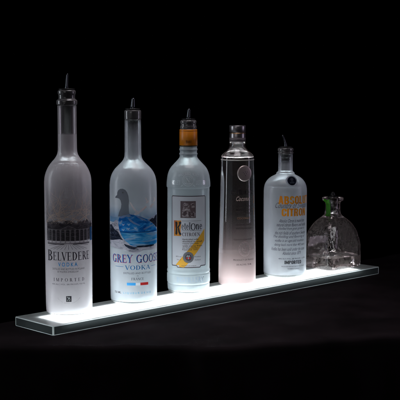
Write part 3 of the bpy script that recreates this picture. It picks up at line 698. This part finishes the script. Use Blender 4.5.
    A = Art(); A.poly([P(317, 235), P(317, 330), P2(170, 205), P2(150, 222), P2(112, 218), P2(112, 205), P2(82, 205)]); b.wrap('diagonal_band', A, ink('yellow_orange_ink', (1.0, .56, .05), .6), .29, lab)
    # names
    A = Art()
    A.poly([P(80, 180), P(92, 176), P(98, 184), P(96, 220), P(98, 270), P(90, 284), P(80, 276), P(84, 230)]); A.poly([P(96, 222), P(112, 196), P(108, 182), P(122, 172), P(130, 184), P(118, 206), P(104, 232)]); A.poly([P(100, 224), P(112, 228), P(118, 256), P(132, 276), P(116, 284), P(104, 258)])
    a, c = P(132, 238), P(202, 180); A.text('etel', a[0], a[1], c[0], c[1], serif=True)
    a, c = P(206, 243), P(246, 188); A.text('O', a[0], a[1], c[0], c[1], serif=True)
    a, c = P(248, 238), P(298, 176); A.text('ne', a[0], a[1], c[0], c[1], serif=True)
    A.line(*P(206, 180), *P(208, 250), .5)
    b.wrap('brand_name', A, M['black_ink'], .38, lab)
    A = Art(); a, c = P(136, 290), P(280, 262); A.text('CITROEN', a[0], a[1], c[0], c[1], serif=True); b.wrap('flavour_word', A, ink('umber_ink', (.07, .035, .03), .2), .38, lab)
    A = Art()
    for i, s_ in enumerate(('Handcrafted vodka', 'distilled in small', 'copper pot stills', 'with citrus from', 'the Nolet Distillery')):
        a, c = P(138, 322+i*17.5), P(298 if i % 2 else 270, 309+i*17.5); A.text(s_, a[0], a[1], c[0], c[1], bold=.012)
    a, c = P2(138, 84), P2(262, 72); A.text('Founded 1691', a[0], a[1], c[0], c[1], bold=.012)
    for s_, xa, ya, xb, yb in (('40% vol', 84, 140, 130, 130), ('70 cl', 92, 165, 124, 156), ('Product', 236, 140, 288, 130), ('Holland', 240, 166, 286, 156)):
        a, c = P2(xa, ya), P2(xb, yb); A.text(s_, a[0], a[1], c[0], c[1])
    a, c = P2(130, 212), P2(250, 204); A.text('NOLET DISTILLERY SCHIEDAM', a[0], a[1], c[0], c[1])
    for yy in (168, 246): a, c = P(134, yy+1.4), P(292, yy-.6); A.rect(a[0], a[1], c[0], c[1])
    b.wrap('label_small_print', A, ink('label_print_ink', (.12, .06, .06), .2), .38, lab)
    # round seal
    A = Art(); c = P2(186, 140); A.ell(c[0], c[1], 11, 11, 48); seal = b.wrap('round_seal', A, ink('seal_dark_ink', (.07, .07, .085), .2), .36, lab)
    A = Art(); A.arc(c[0], c[1], 10, 10, 0, 360, .6, n=40); A.arc(c[0], c[1], 7.6, 7.6, 0, 360, .5, n=36)
    for k in range(24): a = 2*PI*k/24; A.line(c[0]+8*math.cos(a), c[1]+8*math.sin(a), c[0]+9.2*math.cos(a), c[1]+9.2*math.sin(a), .5)
    A.poly([(c[0]-4, c[1]+1), (c[0]-2, c[1]+5), (c[0], c[1]+3), (c[0]+2, c[1]+5), (c[0]+4, c[1]+1)]); b.wrap('seal_ring', A, ink('seal_grey_ink', (.4, .4, .43), .2), .42, seal)
    A = Art(); A.ell(c[0]-2.5, c[1]-1.5, 1.7, 2.2, 16); A.ell(c[0]+3, c[1]-1.5, 1.7, 2.2, 16); b.wrap('seal_crest', A, M['red_ink'], .46, seal)
    A = Art(); A.ell(c[0]+.2, c[1]-1.8, 1.3, 2.1, 16); b.wrap('seal_shield', A, M['white_ink'], .47, seal)
    pourer(b, 340.2, 10, 20, 1.5, M['steel'], M['rubber'], 14, tilt_dir=1, wide=4.2)
    return b

# ------------------------------------------------------------------ 4: clear slender bottle fading to pink
def bottle_clear():
    pts = [(0, 0, 1), (0, 33), (.7, 36.4), (2.6, 38.0), (6, 38.4), (30, 38.5), (60, 38.3), (105, 37.2), (153, 36.1), (205, 35.0), (252, 34.0), (256, 34.0), (257.6, 33.9), (259.5, 33.9), (263, 33.4), (266, 32.2), (268.5, 30.4), (270.8, 27.8), (273.4, 24.4), (276.5, 21.2), (280, 18.6), (284, 16.8), (289, 15.9), (294, 15.8, 1), (294.4, 0)]
    b = Bottle('vodka_bottle', 'slender clear bottle fading to pink at its foot, with round medallion and dark cap', .5236, .0718, pts, None, 286)
    u, h = b.u, b.h
    # clear wall: glass outer and inner skin, the lower part sprayed with a frost that thins upward
    m, nt, out = newmat('pink_fade_glass'); L = nt.links.new
    g = N(nt, 'ShaderNodeBsdfGlass', IOR=1.47, Roughness=0.)
    tr = N(nt, 'ShaderNodeBsdfTranslucent', Color=(.92, .80, .80, 1)); df = N(nt, 'ShaderNodeBsdfDiffuse', Color=(.84, .66, .65, 1))
    a = N(nt, 'ShaderNodeMixShader'); a.inputs[0].default_value = .5; L(tr.outputs[0], a.inputs[1]); L(df.outputs[0], a.inputs[2])
    tc = N(nt, 'ShaderNodeTexCoord'); sp = N(nt, 'ShaderNodeSeparateXYZ'); L(tc.outputs['Object'], sp.inputs[0])
    nz = N(nt, 'ShaderNodeTexNoise', Scale=30., Detail=1.); L(tc.outputs['Object'], nz.inputs['Vector'])
    ad = N(nt, 'ShaderNodeMath', operation='MULTIPLY_ADD'); L(nz.outputs['Fac'], ad.inputs[0]); ad.inputs[1].default_value = .003; L(sp.outputs['Z'], ad.inputs[2])
    cr = N(nt, 'ShaderNodeValToRGB'); e = cr.color_ramp.elements
    mr = N(nt, 'ShaderNodeMapRange'); L(ad.outputs[0], mr.inputs[0]); mr.inputs[1].default_value = 0; mr.inputs[2].default_value = .15; L(mr.outputs[0], cr.inputs[0])
    e[0].position = .0; e[0].color = (.55,)*3+(1,); e[1].position = 1; e[1].color = (.035,)*3+(1,)
    for pz, v in ((.12, .72), (.33, .44), (.55, .20), (.78, .09)):
        q = e.new(pz); q.color = (v, v, v, 1)
    c = N(nt, 'ShaderNodeMixShader'); L(cr.outputs[0], c.inputs[0]); L(g.outputs[0], c.inputs[1]); L(a.outputs[0], c.inputs[2]); L(c.outputs[0], out.inputs[0])
    bm = lathe(b.prof); b.body = bm2obj('body', bm, m, b.root)
    inner = [(294.4, 0), (293.9, 12.5), (287, 13.0), (281, 15.6), (276, 19), (271, 24.6), (268, 27.4), (265.5, 29.4), (262.6, 30.2), (262, 29.6), (261.8, 0)]
    cav = [(h_, r_) for h_, r_ in inner]
    bm2obj('air_gap', lathe([(261.8, 0), (262, 29.4), (264, 29.4), (266.5, 28.0), (268.6, 25.6), (271, 23.2), (274.5, 20.0), (278.5, 17.2), (283, 14.6), (288, 13.2), (293.4, 13.0), (293.6, 0)], 64), glass('air_in_glass', ior=1/1.47), b.body, angle=.5)
    bm2obj('shoulder_light_line', lathe([(256.6, 33.95), (256.8, 34.35), (258.6, 34.3), (258.9, 33.9)], 96), frosted('pale_light_line', (.9, .84, .82), clear=.15, spec=1), b.root, angle=.6)  # pale ring put in for the bright line of light at the shoulder
    # cap
    cap = bm2obj('cap', lathe([(294.8, 0), (294.8, 16.2), (295.5, 16.5), (310, 16.5), (311.2, 16.1), (311.8, 15.2), (312.8, 15.2), (313.4, 16.3), (314.2, 16.8), (325, 16.9), (326.6, 16.6), (327.3, 15.8), (327.5, 0)], 96), solid('gunmetal_cap', (.34, .32, .34), .3, .85, bump=(300, .1, .0003)), b.root, angle=.6)
    bm2obj('gold_band', lathe([(310.4, 16.3), (310.6, 16.95), (312.1, 16.95), (312.4, 16.1)], 96), solid('gold_band_metal', (.55, .34, .2), .3, 1.), cap, angle=.6)
    bm2obj('cap_seal_band', lathe([(294.2, 16.2), (294.4, 16.7), (302, 16.75), (302.3, 16.4)], 96), solid('grey_seal_band', (.16, .14, .15), .5, .2), cap, angle=.6)
    # medallion: a domed disc on the wall
    R = radius_at(b.prof, h(173.5)); cx_, cy_ = u(244.2, R), h(173.5, R)
    ang = cx_/R; nrm = Vector((math.cos(ang), math.sin(ang), 0)); pos = nrm*(R-.2)/1000+Vector((0, 0, cy_/1000))
    Mx = Matrix.Translation(pos) @ nrm.to_track_quat('Z', 'Y').to_matrix().to_4x4()
    bm = lathe([(-1.2, 0), (-1.2, 15.6), (.4, 15.8), (1.4, 15.2), (2.0, 14.2), (2.3, 12.6), (3.0, 8), (3.3, 3.5), (3.4, 0)], 72); bmesh.ops.scale(bm, vec=(1, 1.03, 1), verts=bm.verts); bmesh.ops.transform(bm, matrix=Mx, verts=bm.verts)
    md = bm2obj('medallion', bm, solid('pewter_medallion', (.55, .46, .45), .42, .8, bump=(160, .15, .0005)), b.root, angle=.7)
    bm = bmesh.new()
    for px, py, rr in ((-3, 2.5, 2.3), (1.2, 3.2, 2.3), (-1, -.6, 2.3), (3.4, -.2, 2.2), (1, -3.8, 2.1), (5, 3.2, 1.9)):
        s_ = bmesh.ops.create_icosphere(bm, subdivisions=2, radius=rr/1000, matrix=Mx @ Matrix.Translation((px/1000, py/1000, .0027)) @ Matrix.Diagonal((1, 1, .35, 1)))
    bm2obj('medallion_relief', bm, solid('pewter_relief', (.30, .25, .26), .4, .8), md)
    # writing
    Rr = 35.4
    A = Art(); A.text('CIROC', u(230, Rr), h(195.2), u(253.6, Rr)-1, h(189.8), bold=0.005); A.poly([(u(236), h(189.1)), (u(236.9), h(188.2)), (u(237.8), h(189.1)), (u(237), h(188.7))])
    b.wrap('brand_name', A, solid('smoke_ink', (.016, .014, .018), .3), .15)
    A = Art(); A.text('Coconut', u(235.9), h(201.2), u(250.6), h(196.6), shear=.45, bold=.012); b.wrap('flavour_word', A, ink('rose_gold_ink', (.62, .47, .44), .2), .15)
    A = Art(); A.text('COCONUT', u(237), h(219.4), u(250.8), h(217.6), bold=.01); b.wrap('flavour_small_print', A, ink('copper_ink', (.34, .19, .12), .2), .15)
    spi = ink('small_print_dark_ink', (.05, .04, .045), .2)
    A = Art(); A.text('VODKA WITH NATURAL FLAVORS', u(233.5), h(240.4), u(252), h(239)); b.wrap('flavour_print', A, spi, .15); A = Art()
    A.text('PRODUCT OF FRANCE', u(233.4), h(260.9), u(253.6), h(259.2), bold=.01); A.text('35% ALC/VOL  750 ML', u(236.6), h(265.5), u(251.6), h(263.9), bold=.01)
    b.wrap('origin_print', A, spi, .15); A = Art()
    for yy in (206.5, 210, 213.5): A.text('DISTILLED FIVE TIMES FROM FINE FRENCH GRAPES', u(236), h(yy+.7), u(252), h(yy-.7))
    b.wrap('small_print', A, spi, .15); A = Art()
    for yy in (225, 228.5): A.text('DISTILLED FIVE TIMES FROM FINE FRENCH GRAPES', u(236), h(yy+.7), u(252), h(yy-.7))
    b.wrap('small_print', A, spi, .15)
    A = Art()
    side = sans_text('DISTILLED AND BOTTLED IN FRANCE'); bb = side.bounds(); k = 45/(bb[2]-bb[0])
    A.merge(side, lambda x, y: (u(227.5)+y*2.0, h(222)-(x*k)-0)); b.wrap('side_print', A, ink('side_grey_ink', (.16, .14, .16), .2), .15)
    cx_, cy_ = u(245.3), h(249.2); A = Art(); A.arc(cx_, cy_, 13.6, 15.2, 0, 360, .7, n=44); A.arc(cx_, cy_, 11.2, 12.8, 0, 360, .4, n=44); A.arc(cx_, cy_+1, 6.5, 8, 180, 360, .7); A.arc(cx_-3, cy_+2, 2.2, 4, 20, 330, .6); A.arc(cx_+3, cy_+1, 2.4, 4.2, -150, 120, .6); A.line(cx_, cy_-8, cx_, cy_+8, .5); A.line(cx_-6, cy_+7, cx_+6, cy_+8.5, .6)
    for q in range(16): a = 2*PI*q/16; A.line(cx_+11.6*math.cos(a), cy_+13.2*math.sin(a), cx_+13*math.cos(a), cy_+14.6*math.sin(a), .35)
    b.wrap('crest', A, ink('crest_rose_ink', (.50, .40, .40), .3), .15)
    return b

# ------------------------------------------------------------------ 5: squat shouldered bottle with orange lettering
def bottle_orange():
    pts = [(0, 0, 1), (0, 38), (.8, 42), (3, 44.8), (7, 45.7), (13, 46.0), (40, 46.1), (98, 46.3), (180, 46.4), (188, 46.1), (194, 45.2), (199.5, 43.4), (204.5, 40.6), (209.5, 36.4), (213.5, 31.4), (216.4, 26.4), (218.6, 21.8), (220.2, 19.9), (222.6, 19.3), (224.2, 18.2), (225.6, 16.4), (228, 15.7), (234, 15.5), (262.4, 15.4, 1), (263.2, 16.2), (264.6, 17.0), (266.6, 17.0), (267.8, 16.0), (269, 16.0), (270, 16.9), (273.5, 17.0), (275.4, 16.4), (276.2, 15), (276.3, 0)]
    b = Bottle('vodka_bottle', 'frosted bottle with big orange lettering and a small round seal on its shoulder', .6710, .0710, pts, M['frost_grey'], 278, 262.5, 7.5)
    u, h = b.u, b.h; b.meniscus(187.6, 1.4)  # pale ring for the bright shoulder crescent
    A = Art(); A.text('ABSOLUT', u(278.2), h(204.3), u(306.6)-1, h(196.2), serif='heavy'); br = b.wrap('brand_name', A, M['orange_ink'], .14)
    A = Art(); A.text('CITRON', u(281.6), h(216.4), u(304.8), h(208.6), serif='heavy'); b.wrap('flavour_word', A, M['orange_ink'], .14)
    A = Art(); A.text('Country of Sweden', u(275.3), h(209.9), u(306), h(202.8), shear=.6, bold=-.008); b.wrap('script_line', A, ink('script_ink', (.06, .06, .08), .4), .24)
    A = Art()
    lines = ('Absolut Citron is made from', 'natural citron flavors and vodka', 'distilled from grain grown in', 'the rich fields of southern Sweden.', 'The distilling and flavoring of', 'vodka is an age-old tradition', 'dating back more than 400 years.', 'Vodka has been sold under the name', 'Absolut since 1879.')
    xs = ((279, 304), (276.5, 305), (278.5, 304), (275, 305), (273.5, 304.6), (275.2, 303.8), (274.5, 304.5), (271.8, 304.4), (282.5, 301))
    for i, (s_, (xa, xb)) in enumerate(zip(lines, xs)):
        yy = 221+i*4.05; A.text(s_, u(xa), h(yy+1.5), u(xb), h(yy-1.8), shear=.5, bold=.004)
    b.wrap('script_paragraph', A, ink('script_grey_ink', (.035, .035, .05), .3), .14)
    A = Art(); A.text('40% ALC./VOL. (80 PROOF)  1 LITER', u(278.8), h(259.9), u(305), h(258.2), bold=.012); A.text('IMPORTED', u(284.8), h(264.2), u(301.5), h(260.7), serif='heavy')
    A.text('PRODUCED AND BOTTLED IN AHUS, SWEDEN', u(281.8), h(267.3), u(304.4), h(266.1)); A.text('THE ABSOLUT COMPANY', u(287.8), h(269.5), u(300), h(268.4))
    b.wrap('small_print', A, M['black_ink'], .14)
    # seal on the shoulder
    hh = 207.5; ang = 14.5/42; R = radius_at(b.prof, hh)
    dr = (radius_at(b.prof, hh+2)-radius_at(b.prof, hh-2))/4
    nrm = Vector((math.cos(ang), math.sin(ang), -dr)).normalized()
    nrm = (nrm+Vector((math.cos(ang), math.sin(ang), 0))*.9).normalized()
    pos = Vector((math.cos(ang)*(R+.6)/1000, math.sin(ang)*(R+.6)/1000, hh/1000))
    Mx = Matrix.Translation(pos) @ nrm.to_track_quat('Z', 'Y').to_matrix().to_4x4()
    def disc(p): bm = lathe(p, 64); bmesh.ops.transform(bm, matrix=Mx, verts=bm.verts); return bm
    s_ = bm2obj('shoulder_seal', disc([(-3.5, 0), (-3.5, 12.4), (.6, 12.4), (1.6, 12.0), (1.9, 11.2), (1.6, 10.4), (1.2, 10), (1.2, 0)]), frosted('seal_glass', (.75, .78, .85), clear=.35), b.root, angle=.7)
    sd = bm2obj('seal_disc', disc([(.9, 0), (.9, 9.6), (1.7, 9.5), (2.0, 7), (2.3, 0)]), solid('dark_blue_seal', (.018, .024, .05), .22, .6), s_, angle=.7)
    bm = bmesh.new()
    def pl(L_):
        vs = [bm.verts.new(Mx @ Vector((x/1000, y/1000, .0026))) for x, y in L_]; bm.faces.new(vs)
    n = 20
    pl([(3.4*math.cos(2*PI*k/n), 3+3.6*math.sin(2*PI*k/n)) for k in range(n)][:]) ; pl([(-5.6, -6), (5.6, -6), (4.6, -2.6), (2, -1.2), (-2, -1.2), (-4.6, -2.6)])
    bmesh.ops.solidify(bm, geom=bm.faces[:], thickness=.0005)
    bm2obj('seal_bust', bm, solid('silver_relief', (.16, .19, .26), .35, .7), sd, smooth=False)
    pourer(b, 276.2, 10, 25, 7, M['steel'], M['rubber'], 14, tilt_dir=-1, wide=2.6)
    return b

# ------------------------------------------------------------------ 6: squat square bottle of hand made glass
def bottle_squat():
    cx, cy = .838, .0756
    root = thing('tequila_bottle', 'squat clear glass bottle with green ribbon on its neck, rightmost on the shelf', 'bottle', (cx, cy, ST+.0006), 0, 'liquor bottles standing in a row on the lit shelf')
    def section(hx, hy, r, n=144):
        """rounded rectangle with half sizes hx, hy and corner radius r, n points"""
        pts = []
        r = min(r, hx, hy)
        for q, (sx, sy) in enumerate(((1, 1), (-1, 1), (-1, -1), (1, -1))):
            for k in range(n//4):
                a = PI/2*(q+k/(n//4-1)); pts.append((sx*(hx-r)+r*math.cos(a), sy*(hy-r)+r*math.sin(a)))
        return pts
    def build(levels, mat, name, parent, jit=0., fine=3, seed=0):
        bm = bmesh.new(); rings = []
        L2 = []
        for (a, b_) in zip(levels, levels[1:]):
            for k in range(fine): t = k/fine; L2.append(tuple(a[i]+(b_[i]-a[i])*t for i in range(4)))
        L2.append(levels[-1])
        for h_, hx, hy, r in L2:
            ring = []
            for i, (x, y) in enumerate(section(hx, hy, r)):
                q = Vector((x, y, h_)); e_ = (noise.noise(q*.11+Vector((seed, 0, 0)))*.55+noise.noise(q*.28)*.22+noise.noise(q*.22+Vector((5, 5, 5)))*.12)*jit*min(1, max(0, (h_-1)/6) if seed == 0 else 1)
                d_ = math.hypot(x, y); ring.append(bm.verts.new((x/1000*(1+e_/d_), y/1000*(1+e_/d_), h_/1000)))
            rings.append(ring)
        n = len(rings[0])
        for a, b_ in zip(rings, rings[1:]):
            for k in range(n): bm.faces.new((a[k], a[(k+1) % n], b_[(k+1) % n], b_[k]))
        bm.faces.new(rings[0][::-1]); bm.faces.new(rings[-1])
        bmesh.ops.remove_doubles(bm, verts=bm.verts, dist=1e-6)
        o = bm2obj(name, bm, mat, parent, angle=1.0)
        return o
    def prof(f):
        return f
    outer = []
    def lv(h_, k, r):   # k: fraction between the round neck and the full square
        return (h_, 9+50*k, 9+37*k, r+max(0, 9*(k-.5)*2))
    raw = [(0, .92, 12), (.8, .955, 13), (3, .985, 13), (8, 1.0, 13), (20, 1.0, 13), (34, 1.0, 13), (46, .995, 13), (56, .975, 13.5), (64, .945, 14), (72, .905, 15), (80, .865, 16.5), (87.5, .80, 18), (94, .735, 20), (99, .67, 21), (103.5, .59, 21.5), (107.5, .50, 21.5), (111, .41, 20.5), (114, .325, 19.5)]
    outer = [lv(*q) for q in raw]+[(117, 21.4, 20.6, 20.6), (119.5, 19.2, 19, 19.), (122, 17.9, 17.9, 17.9), (126, 17.2, 17.2, 17.2), (136, 16.9, 16.9, 16.9), (145, 17, 17, 17), (148.5, 18.5, 18.5, 18.5), (150.5, 22.5, 22.5, 22.5), (152, 24, 24, 24), (155, 24.3, 24.3, 24.3), (157.6, 23.6, 23.6, 23.6), (158.6, 21.5, 21.5, 21.5)]
    gm = glass('hand_made_glass', (.90, .865, .87), 1.46, 0., bump=(150, .35, .0009))
    nt = gm.node_tree; g_ = [n for n in nt.nodes if n.type == 'BSDF_GLASS'][0]; out_ = [n for n in nt.nodes if n.type == 'OUTPUT_MATERIAL'][0]
    tl = N(nt, 'ShaderNodeBsdfTranslucent', Color=(.84, .70, .66, 1)); dd = N(nt, 'ShaderNodeBsdfDiffuse', Color=(.84, .70, .66, 1)); sc_ = N(nt, 'ShaderNodeMixShader'); sc_.inputs[0].default_value = .4
    nt.links.new(tl.outputs[0], sc_.inputs[1]); nt.links.new(dd.outputs[0], sc_.inputs[2])
    tc = N(nt, 'ShaderNodeTexCoord'); nz = N(nt, 'ShaderNodeTexNoise', Scale=230., Detail=2.); nt.links.new(tc.outputs['Object'], nz.inputs['Vector'])
    mr = N(nt, 'ShaderNodeMapRange'); nt.links.new(nz.outputs['Fac'], mr.inputs[0]); mr.inputs[1].default_value = .45; mr.inputs[2].default_value = .75; mr.inputs[3].default_value = .004; mr.inputs[4].default_value = .15
    lw = N(nt, 'ShaderNodeLayerWeight', Blend=.35); ml = N(nt, 'ShaderNodeMath', operation='MULTIPLY_ADD'); nt.links.new(lw.outputs['Facing'], ml.inputs[0]); ml.inputs[1].default_value = .13; nt.links.new(mr.outputs[0], ml.inputs[2]); ml.use_clamp = True
    mxs = N(nt, 'ShaderNodeMixShader'); nt.links.new(ml.outputs[0], mxs.inputs[0]); nt.links.new(g_.outputs[0], mxs.inputs[1]); nt.links.new(sc_.outputs[0], mxs.inputs[2]); nt.links.new(mxs.outputs[0], out_.inputs[0])
    body = build(outer, gm, 'body', root, .6, 5)
    # inside: air above the level of the liquid (a pocket in the solid of glass and liquid)
    wl = 26.
    inn = [(wl, 53.8, 40.8, 17)]+[(h_, hx-5.2, hy-5.2, max(4, r-5)) for h_, hx, hy, r in outer if wl+4 < h_ < 112]+[(113, 15.6, 15.4, 15), (117, 12.8, 12.8, 12.8), (124, 12, 12, 12), (156, 12, 12, 12)]
    build(inn, glass('air_in_hand_made_glass', ior=1/1.46, bump=(120, .45, .0010)), 'air_gap', body, 1.1, 4, 9)
    bm2obj('neck_stopper', lathe([(138, 0), (138, 8), (144, 10), (156.5, 11), (160, 11.6), (161, 10), (161, 6.5), (164, 6), (168, 4.2), (170, 3.6), (170.6, 2), (170.6, 0)], 40), M['rubber'], root, angle=.6)
    # green ribbon: short strap down the neck, towards the camera's left
    phi = math.atan2(CAM.y-cy, CAM.x-cx)
    bm = bmesh.new(); V = []
    path = [(154.8, 24.7), (153, 24.9), (150, 23.4), (147.5, 19.8), (144, 17.9), (136, 17.25), (128, 17.3), (122, 17.5), (118.6, 19.0), (116.6, 21.4)]
    for i, (h_, r) in enumerate(path):
        row = []
        t = i/(len(path)-1)
        for k in range(9):
            a = phi+(-.95+.66*k/8)-.04*math.sin(t*5); row.append(bm.verts.new(((r+.5+.25*math.sin(k*1.7+i))/1000*math.cos(a), (r+.5)/1000*math.sin(a), (h_+.8*math.sin(k*.9))/1000)))
        V.append(row)
    for a, b_ in zip(V, V[1:]):
        for k in range(8): bm.faces.new((a[k], b_[k], b_[k+1], a[k+1]))
    bmesh.ops.solidify(bm, geom=bm.faces[:], thickness=.0004)
    bm2obj('ribbon', bm, ink('green_ribbon', (.10, .44, .03), .4), root)
    # paper label on the far broad face, seen through the glass
    bm = bmesh.new(); lv_ = [(8, 46.2), (46, 46.2), (60, 45.2), (66, 44.2)]
    V = []
    for h_, y in lv_: V.append([bm.verts.new((x/1000, (y+.2)/1000, h_/1000)) for x in (-31, -15, 0, 15, 26)])
    for a, b_ in zip(V, V[1:]):
        for k in range(4): bm.faces.new((a[k], a[k+1], b_[k+1], b_[k]))
    bmesh.ops.solidify(bm, geom=bm.faces[:], thickness=-.0003)
    bm2obj('back_label', bm, ink('white_label_paper', (.86, .8, .88), .6), root)

bottle_palace(); bottle_goose(); bottle_label(); bottle_clear(); bottle_orange(); bottle_squat()

# ------------------------------------------------------------------ light, world, camera
w = bpy.data.worlds.new('World'); sc.world = w; w.use_nodes = True
w.node_tree.nodes['Background'].inputs[0].default_value = (0, 0, 0, 1); w.node_tree.nodes['Background'].inputs[1].default_value = 0
def soft(name, X, Y, z, sx, sy, power, col, aim):
    p = Vector((CAM.x, CAM.y))+R2*X+F2*Y; l = bpy.data.lights.new(name, 'AREA'); l.shape = 'RECTANGLE'; l.size = sx; l.size_y = sy; l.energy = power; l.color = col
    o = bpy.data.objects.new(name, l); COL.objects.link(o); o.location = (p.x, p.y, z)
    a = Vector((CAM.x, CAM.y))+R2*aim[0]+F2*aim[1]; d = Vector((a.x, a.y, aim[2]))-o.location
    o.rotation_euler = d.to_track_quat('-Z', 'Y').to_euler(); return o
soft('softbox_or_added_light', -1.5, 2.0, .45, .2, .9, 3.6, (.85, .93, 1.0), (0, 2.15, .15))
soft('softbox_or_added_light', 1.6, 2.1, .45, .25, .9, 1.8, (.86, .76, 1.0), (0, 2.15, .15))
o = soft('softbox_or_added_light', .05, 2.0, 1.1, .5, .3, .8, (1.0, .93, .97), (0.05, 1.96, 0)); o.data.spread = math.radians(80)  # added overhead lamp, lights the cloth top and leaves the drape dark

soft('added_strip_light', -.15, .95, 1.25, .9, .05, .36, (.97, .96, 1.0), (0, 2.1, .2))  # added strip lamp, draws thin bright arcs on the frosted shoulders

soft('added_fill_light', -.9, .3, .7, .9, .6, 1.3, (1.0, .97, .98), (0, 2.1, .15))  # added front fill, lifts the paper label and the lettering

cd = bpy.data.cameras.new('camera'); cam = bpy.data.objects.new('camera', cd); COL.objects.link(cam); sc.camera = cam
cd.sensor_width = 36; cd.lens = 36*FOC/400; cd.clip_start = .05; cd.clip_end = 50
zf = -FWD; xr = FWD.cross(Vector((0, 0, 1))).normalized(); yu = xr.cross(FWD)
Mc = Matrix((xr, yu, zf)).transposed().to_4x4(); Mc.translation = CAM; cam.matrix_world = Mc

sc.render.engine = 'CYCLES'
cy = sc.cycles
cy.use_denoising = True
cy.max_bounces = 20; cy.diffuse_bounces = 8; cy.glossy_bounces = 8; cy.transmission_bounces = 14; cy.transparent_max_bounces = 24
cy.caustics_refractive = True; cy.caustics_reflective = True; cy.blur_glossy = .5
cy.sample_clamp_indirect = 25
sc.view_settings.view_transform = 'Standard'; sc.view_settings.look = 'None'; sc.view_settings.exposure = 0; sc.view_settings.gamma = 1
